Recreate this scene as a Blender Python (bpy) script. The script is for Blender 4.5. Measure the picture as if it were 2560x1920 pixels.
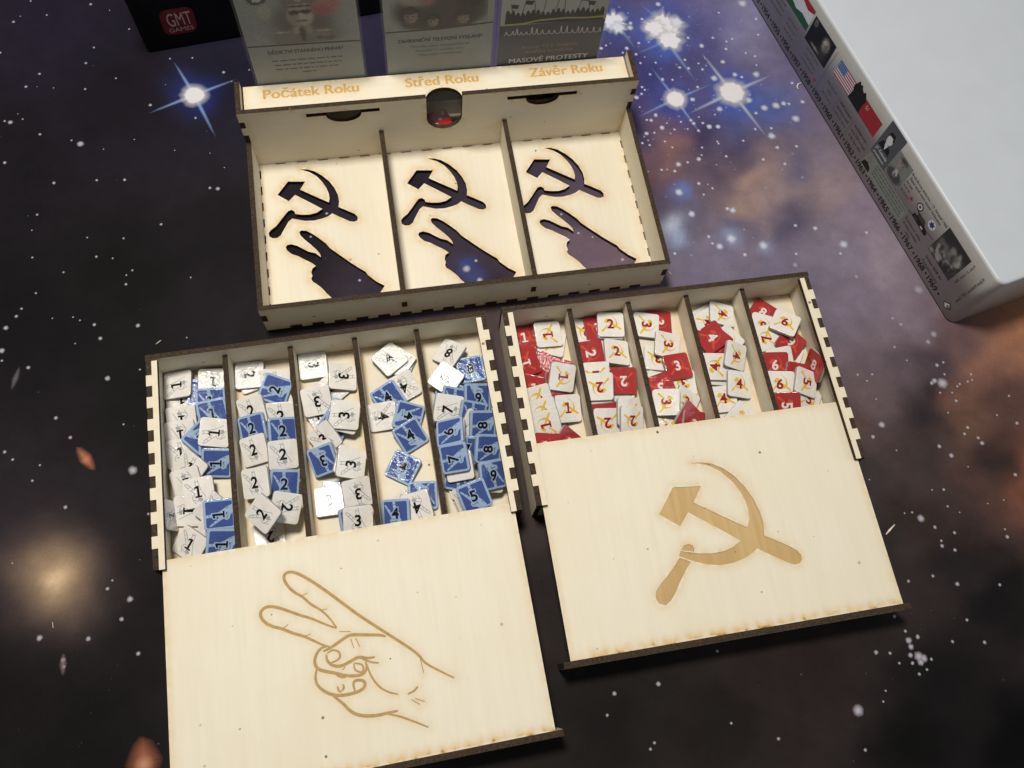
import bpy, bmesh, math, random
import numpy as np
from mathutils import Matrix, Vector
from mathutils.geometry import delaunay_2d_cdt

for o in list(bpy.data.objects):
    bpy.data.objects.remove(o, do_unlink=True)
scene = bpy.context.scene
COL = scene.collection
MM = 0.001
rnd = random.Random(7)

# ------------------------------------------------------------------ camera
F_PX, PITCH, ROLL, CAM_H = 2079.68, 1.20373, 0.21384, 0.40271
_c, _s = math.cos(PITCH), math.sin(PITCH)
FWD = np.array([0, _c, -_s]); _up = np.array([0, _s, _c]); _rt = np.array([1.0, 0, 0])
_cr, _sr = math.cos(ROLL), math.sin(ROLL)
RGT = _cr * _rt + _sr * _up
UPV = -_sr * _rt + _cr * _up
CAM = np.array([0, 0, CAM_H])
cam_data = bpy.data.cameras.new('camera')
cam_data.sensor_width = 36.0
cam_data.lens = F_PX / 2560 * 36.0
cam_data.clip_start = 0.01
cam_data.clip_end = 20
cam = bpy.data.objects.new('camera', cam_data)
COL.objects.link(cam)
cam.matrix_world = Matrix(((RGT[0], UPV[0], -FWD[0], 0), (RGT[1], UPV[1], -FWD[1], 0),
                           (RGT[2], UPV[2], -FWD[2], CAM_H), (0, 0, 0, 1)))
scene.camera = cam

def ray(x, y):
    return FWD + RGT * (x - 1280) / F_PX + UPV * (960 - y) / F_PX
def atz(x, y, z=0.0):                      # photo pixel -> point on the plane z
    d = ray(x, y); return CAM + d * ((z - CAM[2]) / d[2])
def proj(P):
    X = np.asarray(P) - CAM; d = X @ FWD
    return 1280 + F_PX * (X @ RGT) / d, 960 - F_PX * (X @ UPV) / d

# ------------------------------------------------------------------ light and exposure
world = bpy.data.worlds.new('World'); scene.world = world; world.use_nodes = True
bg = world.node_tree.nodes['Background']
bg.inputs['Color'].default_value = (1.0, 0.97, 0.90, 1)
bg.inputs['Strength'].default_value = 0.17

LAMP = np.array([-0.21, 0.285, 1.00])
def area(name, loc, target, size, power, color, shape='DISK'):
    l = bpy.data.lights.new(name, 'AREA'); l.shape = shape; l.size = size; l.energy = power; l.color = color
    o = bpy.data.objects.new(name, l); COL.objects.link(o); o.location = loc
    d = Vector(target) - Vector(loc); o.rotation_euler = d.to_track_quat('-Z', 'Y').to_euler()
    return o
area('ceiling_lamp', LAMP, (-0.15, 0.25, 0), 0.20, 11.9, (1.0, 0.955, 0.87))
area('window_light', (1.5, 0.25, 0.75), (0.1, 0.25, 0), 0.9, 4.6, (0.70, 0.84, 1.0), 'SQUARE')

vs = scene.view_settings
vs.view_transform = 'Standard'; vs.look = 'None'; vs.exposure = 0.0; vs.gamma = 1.0; vs.use_curve_mapping = False
scene.render.engine = 'CYCLES'
scene.cycles.samples = 128

# ------------------------------------------------------------------ helpers
ALB = 0.80            # the colours below are read off the bright photograph; this brings them to real reflectances
def lin(r, g, b):
    f = lambda v: (v / 255 / 12.92) if v / 255 <= 0.04045 else ((v / 255 + 0.055) / 1.055) ** 2.4
    return (ALB * f(r), ALB * f(g), ALB * f(b))

def mesh_obj(name, me, mats, parent=None):
    o = bpy.data.objects.new(name, me)
    if not isinstance(mats, (list, tuple)): mats = [mats]
    if len(me.materials) == 0:
        for m in mats: me.materials.append(m)
    COL.objects.link(o)
    if parent is not None: o.parent = parent
    return o

def tag(o, label, cat, group=None, kind=None):
    o['label'] = label; o['category'] = cat
    if group: o['group'] = group
    if kind: o['kind'] = kind
    return o

def root(name, label, cat, loc, rz=0.0, group=None):
    e = bpy.data.objects.new(name, None); COL.objects.link(e)
    e.empty_display_size = 0.01
    e.location = loc; e.rotation_euler = (0, 0, rz)
    return tag(e, label, cat, group)

def raw_mesh(name, verts, faces, midx=None, smooth=False):
    me = bpy.data.meshes.new(name)
    me.from_pydata([tuple(v) for v in verts], [], faces)
    if midx is not None:
        me.polygons.foreach_set('material_index', midx)
    if smooth:
        me.polygons.foreach_set('use_smooth', [True] * len(me.polygons))
    me.update()
    return me

def in_loops(P, loops):
    P = np.asarray(P, float); inside = np.zeros(len(P), bool)
    for lp in loops:
        a = np.asarray(lp, float); b = np.roll(a, -1, 0)
        for (x1, y1), (x2, y2) in zip(a, b):
            if y1 == y2: continue
            c = ((y1 > P[:, 1]) != (y2 > P[:, 1])) & (P[:, 0] < (x2 - x1) * (P[:, 1] - y1) / (y2 - y1) + x1)
            inside ^= c
    return inside

def seg_dist(P, segs):
    P = np.asarray(P, float); best = np.full(len(P), 1e9)
    for a, b in segs:
        a = np.asarray(a, float); b = np.asarray(b, float); ab = b - a
        L = ab @ ab
        t = np.clip(((P - a) @ ab) / (L if L > 0 else 1), 0, 1)
        d = np.hypot(*(P - a - t[:, None] * ab).T)
        np.minimum(best, d, out=best)
    return best
def loop_segs(lp):
    return [(lp[i], lp[(i + 1) % len(lp)]) for i in range(len(lp))]

AX = {'z': lambda u, v, w: (u, v, w), 'y': lambda u, v, w: (u, w, v), 'x': lambda u, v, w: (w, u, v)}

def densify(lp, step):
    out = []
    for a, b in loop_segs(lp):
        n = max(1, int(math.hypot(b[0] - a[0], b[1] - a[1]) / step))
        for i in range(n):
            out.append((a[0] + (b[0] - a[0]) * i / n, a[1] + (b[1] - a[1]) * i / n))
    return out

def plate(name, loops, w0, w1, axis, mats, parent, grid=3.0, scorch=None, sw=1.6, edge=0.55):
    """laser-cut board: flat outline (mm) with holes, thickness w0..w1 along axis; cut edges take the burnt material.
    scorch: extra (segments, width, strength) list for heat stains"""
    loops = [densify(l, max(grid, 1.0)) for l in loops]
    V = []; E = []
    for lp in loops:
        n0 = len(V); V += [Vector(p) for p in lp]
        E += [(n0 + i, n0 + (i + 1) % len(lp)) for i in range(len(lp))]
    A = np.array([p for lp in loops for p in lp])
    x0, y0 = A.min(0); x1, y1 = A.max(0)
    gx = np.arange(x0 + grid * .5, x1, grid); gy = np.arange(y0 + grid * .5, y1, grid)
    if len(gx) and len(gy):
        G = np.array([(a + (rnd.random() - .5) * grid * .3, b + (rnd.random() - .5) * grid * .3) for a in gx for b in gy])
        ok = in_loops(G, loops)
        G = G[ok]
        if len(G):
            allseg = [s for lp in loops for s in loop_segs(lp)]
            G = G[seg_dist(G, allseg) > grid * .25]
            V += [Vector(p) for p in G]
    vo, eo, fo, *_ = delaunay_2d_cdt(V, E, [], 0, 1e-6)
    P = np.array([(v.x, v.y) for v in vo])
    T = [f for f in fo]
    cen = np.array([P[list(f)].mean(0) for f in T])
    keep = in_loops(cen, loops)
    T = [f for f, k in zip(T, keep) if k]
    m = AX[axis]; n = len(P)
    verts = [m(p[0] * MM, p[1] * MM, w0 * MM) for p in P] + [m(p[0] * MM, p[1] * MM, w1 * MM) for p in P]
    faces = [tuple(reversed(f)) for f in T] + [tuple(i + n for i in f) for f in T]
    midx = [0] * len(faces)
    for lp in loops:
        b = len(verts); k = len(lp)
        verts += [m(p[0] * MM, p[1] * MM, w0 * MM) for p in lp] + [m(p[0] * MM, p[1] * MM, w1 * MM) for p in lp]
        for i in range(k):
            j = (i + 1) % k
            faces.append((b + i, b + j, b + k + j, b + k + i)); midx.append(1)
    me = bpy.data.meshes.new(name)
    me.from_pydata(verts, [], faces)
    me.polygons.foreach_set('material_index', midx)
    sc = np.zeros(len(verts))
    base = edge * np.exp(-(seg_dist(P, [s for lp in loops for s in loop_segs(lp)]) / sw) ** 1.2)
    tot = base.copy()
    if scorch:
        for segs, wd, st in scorch:
            tot = np.maximum(tot, st * np.exp(-(seg_dist(P, segs) / wd) ** 1.3))
    sc[n:2 * n] = tot; sc[:n] = base
    at = me.attributes.new('scorch', 'FLOAT', 'POINT'); at.data.foreach_set('value', sc)
    bm = bmesh.new(); bm.from_mesh(me)
    bmesh.ops.remove_doubles(bm, verts=bm.verts, dist=1e-7)
    bmesh.ops.recalc_face_normals(bm, faces=bm.faces); bm.to_mesh(me); bm.free()
    me.update()
    return mesh_obj(name, me, mats, parent)

def rect(x0, y0, x1, y1):
    return [(x0, y0), (x1, y0), (x1, y1), (x0, y1)]

def box_mesh(name, x0, x1, y0, y1, z0, z1):
    v = [(x, y, z) for z in (z0, z1) for y in (y0, y1) for x in (x0, x1)]
    f = [(0, 2, 3, 1), (4, 5, 7, 6), (0, 1, 5, 4), (2, 6, 7, 3), (0, 4, 6, 2), (1, 3, 7, 5)]
    return raw_mesh(name, [(a * MM, b * MM, c * MM) for a, b, c in v], f)

def round_rect(x0, y0, x1, y1, r, n=6):
    out = []
    for cx, cy, a0 in ((x1 - r, y0 + r, -90), (x1 - r, y1 - r, 0), (x0 + r, y1 - r, 90), (x0 + r, y0 + r, 180)):
        for i in range(n + 1):
            a = math.radians(a0 + 90 * i / n); out.append((cx + r * math.cos(a), cy + r * math.sin(a)))
    return out

class Sheet:
    """flat print: polygons / ribbons collected in 2-D (mm) and laid on a surface through a mapping"""
    def __init__(s): s.v = []; s.f = []; s.m = []; s.lift = 0.0
    def poly(s, pts, mat=0, lift=None):
        w = s.lift if lift is None else lift
        vo, eo, fo, *_ = delaunay_2d_cdt([Vector(p) for p in pts], [(i, (i + 1) % len(pts)) for i in range(len(pts))], [], 0, 1e-7)
        P = [(v.x, v.y) for v in vo]
        cen = [tuple(np.mean([P[i] for i in f], 0)) for f in fo]
        ok = in_loops(cen, [pts]) if cen else []
        b = len(s.v); s.v += [(p[0], p[1], w) for p in P]
        for f, k in zip(fo, ok):
            if k: s.f.append(tuple(b + i for i in f)); s.m.append(mat)
    def disc(s, x, y, r, mat=0, lift=None, n=18, ry=None):
        w = s.lift if lift is None else lift
        b = len(s.v); ry = r if ry is None else ry
        s.v += [(x + r * math.cos(2 * math.pi * i / n), y + ry * math.sin(2 * math.pi * i / n), w) for i in range(n)]
        s.f.append(tuple(range(b, b + n))); s.m.append(mat)
    def ribbon(s, pts, wd, mat=0, lift=None, taper=0.0):
        w = s.lift if lift is None else lift
        P = np.asarray(pts, float)
        if len(P) > 2:                                     # soften the polyline
            for _ in range(2):
                Q = [P[0]]
                for a, b in zip(P[:-1], P[1:]): Q += [a * .75 + b * .25, a * .25 + b * .75]
                Q.append(P[-1]); P = np.array(Q)
        D = np.gradient(P, axis=0); L = np.hypot(D[:, 0], D[:, 1]); L[L == 0] = 1
        N = np.stack([-D[:, 1] / L, D[:, 0] / L], 1)
        t = np.linspace(0, 1, len(P))
        h = wd / 2 * (1 - taper * (np.abs(2 * t - 1) ** 3))
        b = len(s.v)
        for p, nn, hh in zip(P, N, h):
            s.v += [(p[0] + nn[0] * hh, p[1] + nn[1] * hh, w), (p[0] - nn[0] * hh, p[1] - nn[1] * hh, w)]
        for i in range(len(P) - 1):
            s.f.append((b + 2 * i, b + 2 * i + 1, b + 2 * i + 3, b + 2 * i + 2)); s.m.append(mat)
    def build(s, name, mats, parent, fn=None):
        fn = fn or (lambda x, y, w: (x, y, w))
        me = raw_mesh(name, [tuple(c * MM for c in fn(*p)) for p in s.v], s.f, s.m)
        return mesh_obj(name, me, mats, parent)

_tc = {}
def glyphs(body, offset=0.0, spacing=1.0):
    key = (body, offset, spacing)
    if key in _tc: return _tc[key]
    cu = bpy.data.curves.new('t', 'FONT'); cu.body = body; cu.size = 1.0; cu.offset = offset; cu.space_character = spacing
    cu.resolution_u = 4; cu.fill_mode = 'FRONT'
    ob = bpy.data.objects.new('t', cu); COL.objects.link(ob)
    dg = bpy.context.evaluated_depsgraph_get()
    me = bpy.data.meshes.new_from_object(ob.evaluated_get(dg))
    V = np.array([v.co[:2] for v in me.vertices]) if len(me.vertices) else np.zeros((0, 2))
    Fs = [tuple(p.vertices) for p in me.polygons]
    bpy.data.objects.remove(ob); bpy.data.curves.remove(cu); bpy.data.meshes.remove(me)
    _tc[key] = (V, Fs)
    return _tc[key]
CAPH = float(np.ptp(glyphs('H')[0][:, 1]))

def lettering(name, body, mat, parent, fn, x, y, width=None, cap=None, align='L', bold=0.0, lift=0.05, spacing=1.0):
    """text as flat mesh; (x,y) = left (or centre) of the baseline in mm, cap = capital height in mm"""
    V, Fs = glyphs(body, 0.0, spacing)
    x0, x1 = V[:, 0].min(), V[:, 0].max()
    sy = (cap / CAPH) if cap else width / (x1 - x0)
    sx = (width / (x1 - x0)) if width else sy
    ox = x - (x0 * sx if align == 'L' else (x0 + x1) / 2 * sx)
    vv = []; ff = []
    for q, dx in enumerate((-bold, 0, bold) if bold else (0,)):          # overprinted strokes make the bold weight
        b0 = len(vv); vv += [tuple(c * MM for c in fn(ox + (a + dx) * sx, y + b * sy, lift + .006 * q)) for a, b in V]
        ff += [tuple(b0 + i for i in f) for f in Fs]
    me = raw_mesh(name, vv, ff)
    return mesh_obj(name, me, mat, parent)

# ---------------- measured outlines (mm)
K_HS=((24.5,94.7),(28.6,94.2),(32.3,92.6),(36.4,89.1),(39.9,84.9),(42.3,80.4),(43.8,75.7),(44.0,71.2),(43.3,67.9),(46.9,65.7),(51.7,62.5),(53.0,60.5),(52.8,58.3),(50.9,57.6),(48.7,58.1),(43.4,61.6),(39.6,64.3),(37.2,62.7),(34.0,61.7),(29.6,60.9),(24.7,61.3),(18.0,63.6),(16.0,62.0),(13.3,57.6),(11.2,53.9),(9.2,52.5),(6.8,52.6),(5.2,53.9),(4.9,56.1),(6.2,57.7),(9.1,59.9),(11.8,63.2),(14.5,66.6),(16.2,68.6),(18.1,69.1),(19.6,67.8),(19.8,66.3),(23.1,65.4),(27.5,65.0),(31.3,65.7),(34.6,67.7),(28.7,72.3),(20.7,78.4),(17.0,74.8),(11.2,79.5),(17.5,87.5),(26.8,86.4),(23.6,81.5),(30.9,76.5),(38.4,71.5),(39.0,74.0),(38.9,77.1),(37.9,80.9),(36.1,84.9),(33.3,89.1),(29.7,92.2),(26.6,93.7))
K_HAND=((21.1,54.9),(22.3,55.6),(24.8,55.1),(27.7,53.0),(31.1,49.7),(34.5,46.0),(36.4,42.9),(41.2,38.0),(46.8,32.4),(51.3,28.3),(53.8,26.2),(54.8,24.0),(58.9,19.6),(62.9,16.7),(58.9,11.3),(56.5,8.2),(38.4,9.2),(34.6,13.1),(32.4,15.8),(30.3,19.2),(27.5,22.3),(25.6,23.9),(25.1,25.7),(25.8,27.3),(25.4,29.5),(26.2,31.8),(28.1,33.0),(26.2,35.0),(22.7,37.5),(19.3,40.1),(15.8,41.9),(13.8,44.3),(13.2,46.1),(14.0,47.5),(16.2,47.8),(19.2,46.5),(22.6,43.9),(24.9,42.2),(28.5,40.7),(31.2,37.9),(30.9,40.0),(29.3,42.7),(26.5,46.3),(23.7,49.5),(21.5,52.6))
LID_HS=(((78.0,-92.6),(83.2,-93.0),(88.4,-94.4),(93.2,-97.2),(97.6,-101.5),(101.5,-107.5),(104.2,-114.1),(105.7,-120.5),(106.0,-125.8),(104.7,-132.0),(110.1,-135.3),(116.2,-139.3),(118.7,-141.4),(119.8,-143.5),(119.6,-145.6),(118.2,-147.0),(116.0,-147.5),(114.0,-146.8),(107.9,-142.9),(99.8,-137.4),(97.5,-138.8),(92.4,-140.9),(86.7,-142.2),(80.5,-142.3),(74.7,-141.0),(69.1,-138.9),(65.2,-136.9),(62.1,-135.3),(63.3,-133.1),(66.8,-134.1),(71.7,-135.5),(77.6,-136.4),(83.9,-136.3),(88.6,-135.1),(93.0,-132.7),(84.0,-125.6),(71.2,-115.8),(65.8,-121.7),(57.4,-114.8),(66.7,-103.1),(80.4,-104.4),(74.8,-111.7),(97.7,-127.2),(99.8,-123.2),(100.4,-118.9),(100.1,-114.4),(98.7,-109.3),(96.0,-104.0),(91.8,-98.8),(87.2,-95.4),(82.2,-93.4)),((62.2,-136.0),(66.9,-138.7),(64.0,-141.6),(59.8,-146.7),(55.9,-151.9),(53.6,-154.3),(50.7,-155.9),(48.0,-154.8),(46.9,-152.1),(47.7,-149.3),(50.3,-146.7),(54.5,-143.4),(58.4,-139.9)),((63.8,-132.8),(65.3,-131.0),(67.7,-130.4),(69.6,-131.4),(70.1,-133.1),(69.6,-134.4),(66.9,-133.6)))
LID_HAND=(((75.3,-140.2),(72.5,-135.2),(69.2,-131.3),(65.3,-128.5),(61.9,-124.2),(59.2,-122.5),(56.2,-119.0),(54.6,-115.4),(55.4,-113.1),(58.0,-112.7),(61.6,-114.4),(67.1,-118.8),(73.2,-124.5),(78.5,-129.8),(85.3,-136.6),(92.9,-143.3),(101.2,-150.5),(106.4,-155.1),(109.3,-158.4),(110.9,-161.5),(116.6,-165.7),(122.5,-169.8)),((75.3,-140.4),(71.0,-138.2),(64.7,-134.2),(60.8,-132.5),(56.0,-129.8),(51.3,-127.3),(47.3,-126.0),(44.3,-126.9),(43.3,-129.2),(44.7,-132.3),(48.2,-135.0),(52.2,-136.5),(56.8,-139.4),(60.8,-141.1),(64.6,-143.6),(68.5,-146.3),(71.5,-147.6)),((62.0,-124.0),(64.4,-123.2)),((69.3,-131.5),(72.0,-131.6)),((109.2,-158.8),(109.9,-165.3)),((52.2,-136.7),(54.9,-135.2)),((60.9,-141.3),(64.1,-140.9)),((76.3,-142.0),(81.2,-142.9)),((68.6,-149.0),(72.0,-148.1),(76.8,-145.7),(80.7,-144.0),(86.8,-145.3),(93.7,-146.5),(95.7,-147.6)),((70.8,-147.3),(68.0,-147.2),(65.7,-149.4),(64.4,-152.4),(65.1,-155.3),(67.4,-156.9),(72.9,-158.8),(77.5,-160.9),(84.0,-161.8),(86.4,-159.1),(85.9,-156.4)),((65.1,-155.7),(64.1,-159.4),(64.8,-162.7),(68.8,-166.5),(73.5,-168.2),(78.3,-168.3),(82.4,-167.8),(84.7,-166.3),(84.5,-163.9),(80.6,-163.0),(79.6,-164.6),(80.1,-167.4)),((69.7,-150.5),(69.8,-153.3),(72.0,-155.7),(75.6,-156.5),(79.8,-155.1),(83.3,-153.8),(86.8,-155.2),(90.1,-155.2)),((70.1,-150.2),(72.7,-148.9),(75.4,-150.3),(75.6,-152.8),(73.4,-154.0),(70.5,-154.3)),((83.1,-153.9),(87.9,-157.0),(91.5,-157.9)),((81.0,-156.1),(84.9,-157.3),(84.5,-160.8),(81.0,-159.3),(80.9,-156.3)),((86.2,-156.9),(87.2,-162.0),(89.9,-167.2),(93.6,-170.3),(97.9,-172.0)),((101.9,-172.7),(104.9,-171.9),(106.7,-170.3)),((103.2,-175.1),(106.5,-177.7)),((104.8,-175.0),(108.7,-176.9)),((70.7,-167.5),(74.7,-171.5),(77.5,-175.4),(81.3,-177.7),(87.6,-178.8),(92.5,-178.6),(97.0,-178.5)),((92.5,-179.0),(97.1,-180.6),(102.4,-183.5),(108.8,-187.3)),((80.7,-145.8),(81.7,-149.9)),((82.9,-146.0),(84.3,-149.9)),((73.1,-164.2),(73.3,-166.2),(74.5,-166.8)),((75.4,-163.8),(75.8,-165.3),(74.7,-166.3)),((75.8,-158.0),(77.2,-157.0)),((72.9,-158.7),(73.9,-160.4),(76.7,-161.3)))
STARS="227,11,4.1 34,55,4.1 117,38,2.9 51,41,2.0 1,132,3.5 235,119,3.2 215,158,3.8 99,185,4.1 65,217,4.3 290,196,2.9 213,223,3.5 134,220,2.0 93,217,1.4 414,212,1.4 376,263,4.6 559,181,4.3 481,145,2.9 425,147,2.9 623,175,2.6 579,204,2.3 489,295,3.8 26,306,6.4 12,303,3.5 57,298,2.9 45,285,1.7 100,336,4.1 201,360,9.3 179,351,2.9 336,349,2.0 12,407,4.1 135,457,3.8 311,449,3.2 242,450,2.6 437,376,2.0 561,419,2.0 525,470,4.3 545,472,5.8 323,73,2.9 274,26,1.7 77,3,2.9 525,383,1.7 259,373,2.0 12,407,4.6 135,458,4.1 312,450,4.1 242,451,3.7 93,537,3.7 80,576,2.3 403,561,4.1 218,594,2.7 309,596,3.2 241,642,3.7 282,646,2.7 81,644,3.2 159,681,3.2 316,688,2.7 331,676,3.2 315,711,4.1 477,694,2.7 90,733,3.2 54,772,3.7 41,791,4.6 15,820,6.9 131,796,2.3 183,793,2.7 200,801,2.7 236,812,5.0 345,814,6.0 251,846,5.5 188,859,2.3 5,877,7.8 5,902,3.7 71,919,5.5 269,946,7.3 350,924,3.2 140,1045,5.5 309,1061,3.2 176,1094,5.0 12,1130,5.0 467,844,2.3 332,1176,12.2 32,1149,4.2 100,1163,3.3 81,1202,3.8 164,1268,5.6 371,1285,3.8 325,1498,8.5 304,1548,6.1 269,1472,5.2 281,1451,3.3 99,1595,8.0 221,1597,6.6 346,1634,6.1 158,1650,6.6 160,1667,4.7 31,1408,2.8 2342,913,5.1 2358,906,3.6 2361,936,3.6 2356,958,13.7 2336,952,7.2 2329,958,5.1 2427,936,3.6 2419,954,3.6 2399,960,3.6 2393,966,3.3 2430,950,2.9 2380,982,2.9 2390,1002,4.3 2350,982,3.3 2370,1032,2.9 2522,990,3.3 2492,1038,2.9 2542,1058,4.7 2419,1069,4.7 2411,1085,4.3 2445,1095,4.3 2455,1108,5.8 2204,1062,8.7 2182,1092,5.4 2348,1116,5.4 2378,1139,6.5 2241,1126,2.5 2538,1187,5.1 2420,1167,2.2 2359,1224,4.0 2330,1225,2.5 2302,1296,9.4 2337,1318,4.7 2280,1281,3.3 2386,1332,4.3 2518,1342,5.1 2512,1323,2.9 2353,1352,3.6 2509,1250,2.5 2369,1266,3.3 2334,836,7.2 2320,855,5.4 2252,811,4.3 2236,868,3.3 2231,796,3.6 2167,952,2.9 2180,936,3.3 2144,937,3.3 2190,998,2.5 2267,901,2.5 2173,1199,2.2 2399,1281,2.2 2469,1259,2.2 2261,1283,2.5 1646,1710,6.3 1536,1734,5.8 1518,1788,4.2 1828,1808,3.7 1946,1847,4.7 2163,1875,4.7 1636,1857,4.2 1626,1873,4.2 2145,1776,14.7 2190,1631,5.8 2294,1592,5.8 2271,1601,8.4 2277,1617,7.3 2297,1641,12.6 2310,1646,9.4 2302,1656,8.4 2276,1638,6.3 2281,1658,4.7 2328,1648,4.2 2298,1685,4.2 2317,1674,3.7 2263,1578,4.2 2381,1604,4.2 2461,1606,4.7 2417,1550,4.2 2393,1460,5.8 2499,1462,4.2 2332,1440,4.2 2271,1453,4.2 2236,1541,4.7 2355,1365,5.2 2387,1375,4.7 2225,1633,4.2 2248,1658,3.7 2214,1727,3.1 2208,1754,3.1 1793,1628,4.2 1785,196,8.7 1890,186,8.7 1837,187,6.5 1854,193,4.3 1872,251,8.7 1911,270,8.7 1940,264,10.3 1959,259,7.1 1972,260,4.1 2006,255,5.4 1989,297,10.3 1929,340,9.8 1856,9,10.8 1799,273,7.6 1731,249,6.8 1807,155,6.0 1754,115,6.5 1815,123,4.3 1830,98,3.5 1816,104,3.3 1782,95,3.8 1895,87,3.8 1890,48,4.3 1797,32,3.3 1864,133,3.3 1887,141,3.5 1756,174,3.8 1746,159,3.0 1721,171,4.3 1699,169,4.3 1712,150,3.8 1681,200,3.3 1656,199,4.9 1744,218,4.3 1720,95,4.3 1575,70,8.1 1605,48,4.3 1576,58,5.4 1645,11,7.1 1597,108,4.1 1567,121,5.4 1515,114,3.3 1503,121,4.9 1557,132,3.3 1590,136,4.1 1639,157,3.3 1601,158,3.5 1625,186,3.8 1605,218,3.5 1612,225,3.3 1604,235,3.8 1591,244,6.0 1599,268,2.7 1639,288,5.4 1628,301,4.9 1617,300,3.5 1617,334,4.9 1655,320,6.0 1686,324,3.3 1719,323,2.7 1773,317,6.5 1795,317,5.4 1757,308,3.8 1746,327,4.3 1734,309,4.9 1727,301,4.3 1702,305,3.3 1667,308,2.4 1636,332,3.3 1606,358,3.5 1624,363,3.3 1662,354,3.3 1755,369,3.3 1796,359,3.0 1793,354,2.7 1858,352,3.3 1815,391,3.3 1942,369,4.3 1991,366,4.3 1754,388,2.7 1681,369,3.0 1787,287,2.7 1747,293,2.4 1980,208,4.3 1888,323,3.8 1928,321,3.8 1890,283,4.3 1891,163,3.0 1696,411,7.4 1697,481,10.4 1729,535,8.9 1832,526,8.2 1818,522,5.2 1828,597,13.3 1799,616,8.9 1908,614,11.9 2109,611,10.4 1988,564,4.4 2038,571,5.9 2101,634,4.1 2141,692,4.8 1773,317,6.7 1795,317,5.9 1655,319,5.6 1616,334,5.2 1747,459,4.8 1781,471,3.3 1759,487,3.0 1908,399,4.1 1962,410,4.1 1944,369,4.4 1816,391,3.3 1687,428,4.1 1654,425,3.7 1719,406,3.7 1747,398,5.9 2296,724,10.4 1687,634,4.4 1862,637,5.2 1988,663,5.9 1781,609,3.7 1772,592,4.4 2166,582,4.4 1990,635,3.7 1166,672,10.4 1190,652,4.9 899,701,4.3 777,592,3.5 817,534,4.1 1446,583,4.3 1556,649,5.2 1481,593,2.3 1403,536,3.5 1199,701,8.7"
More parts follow.
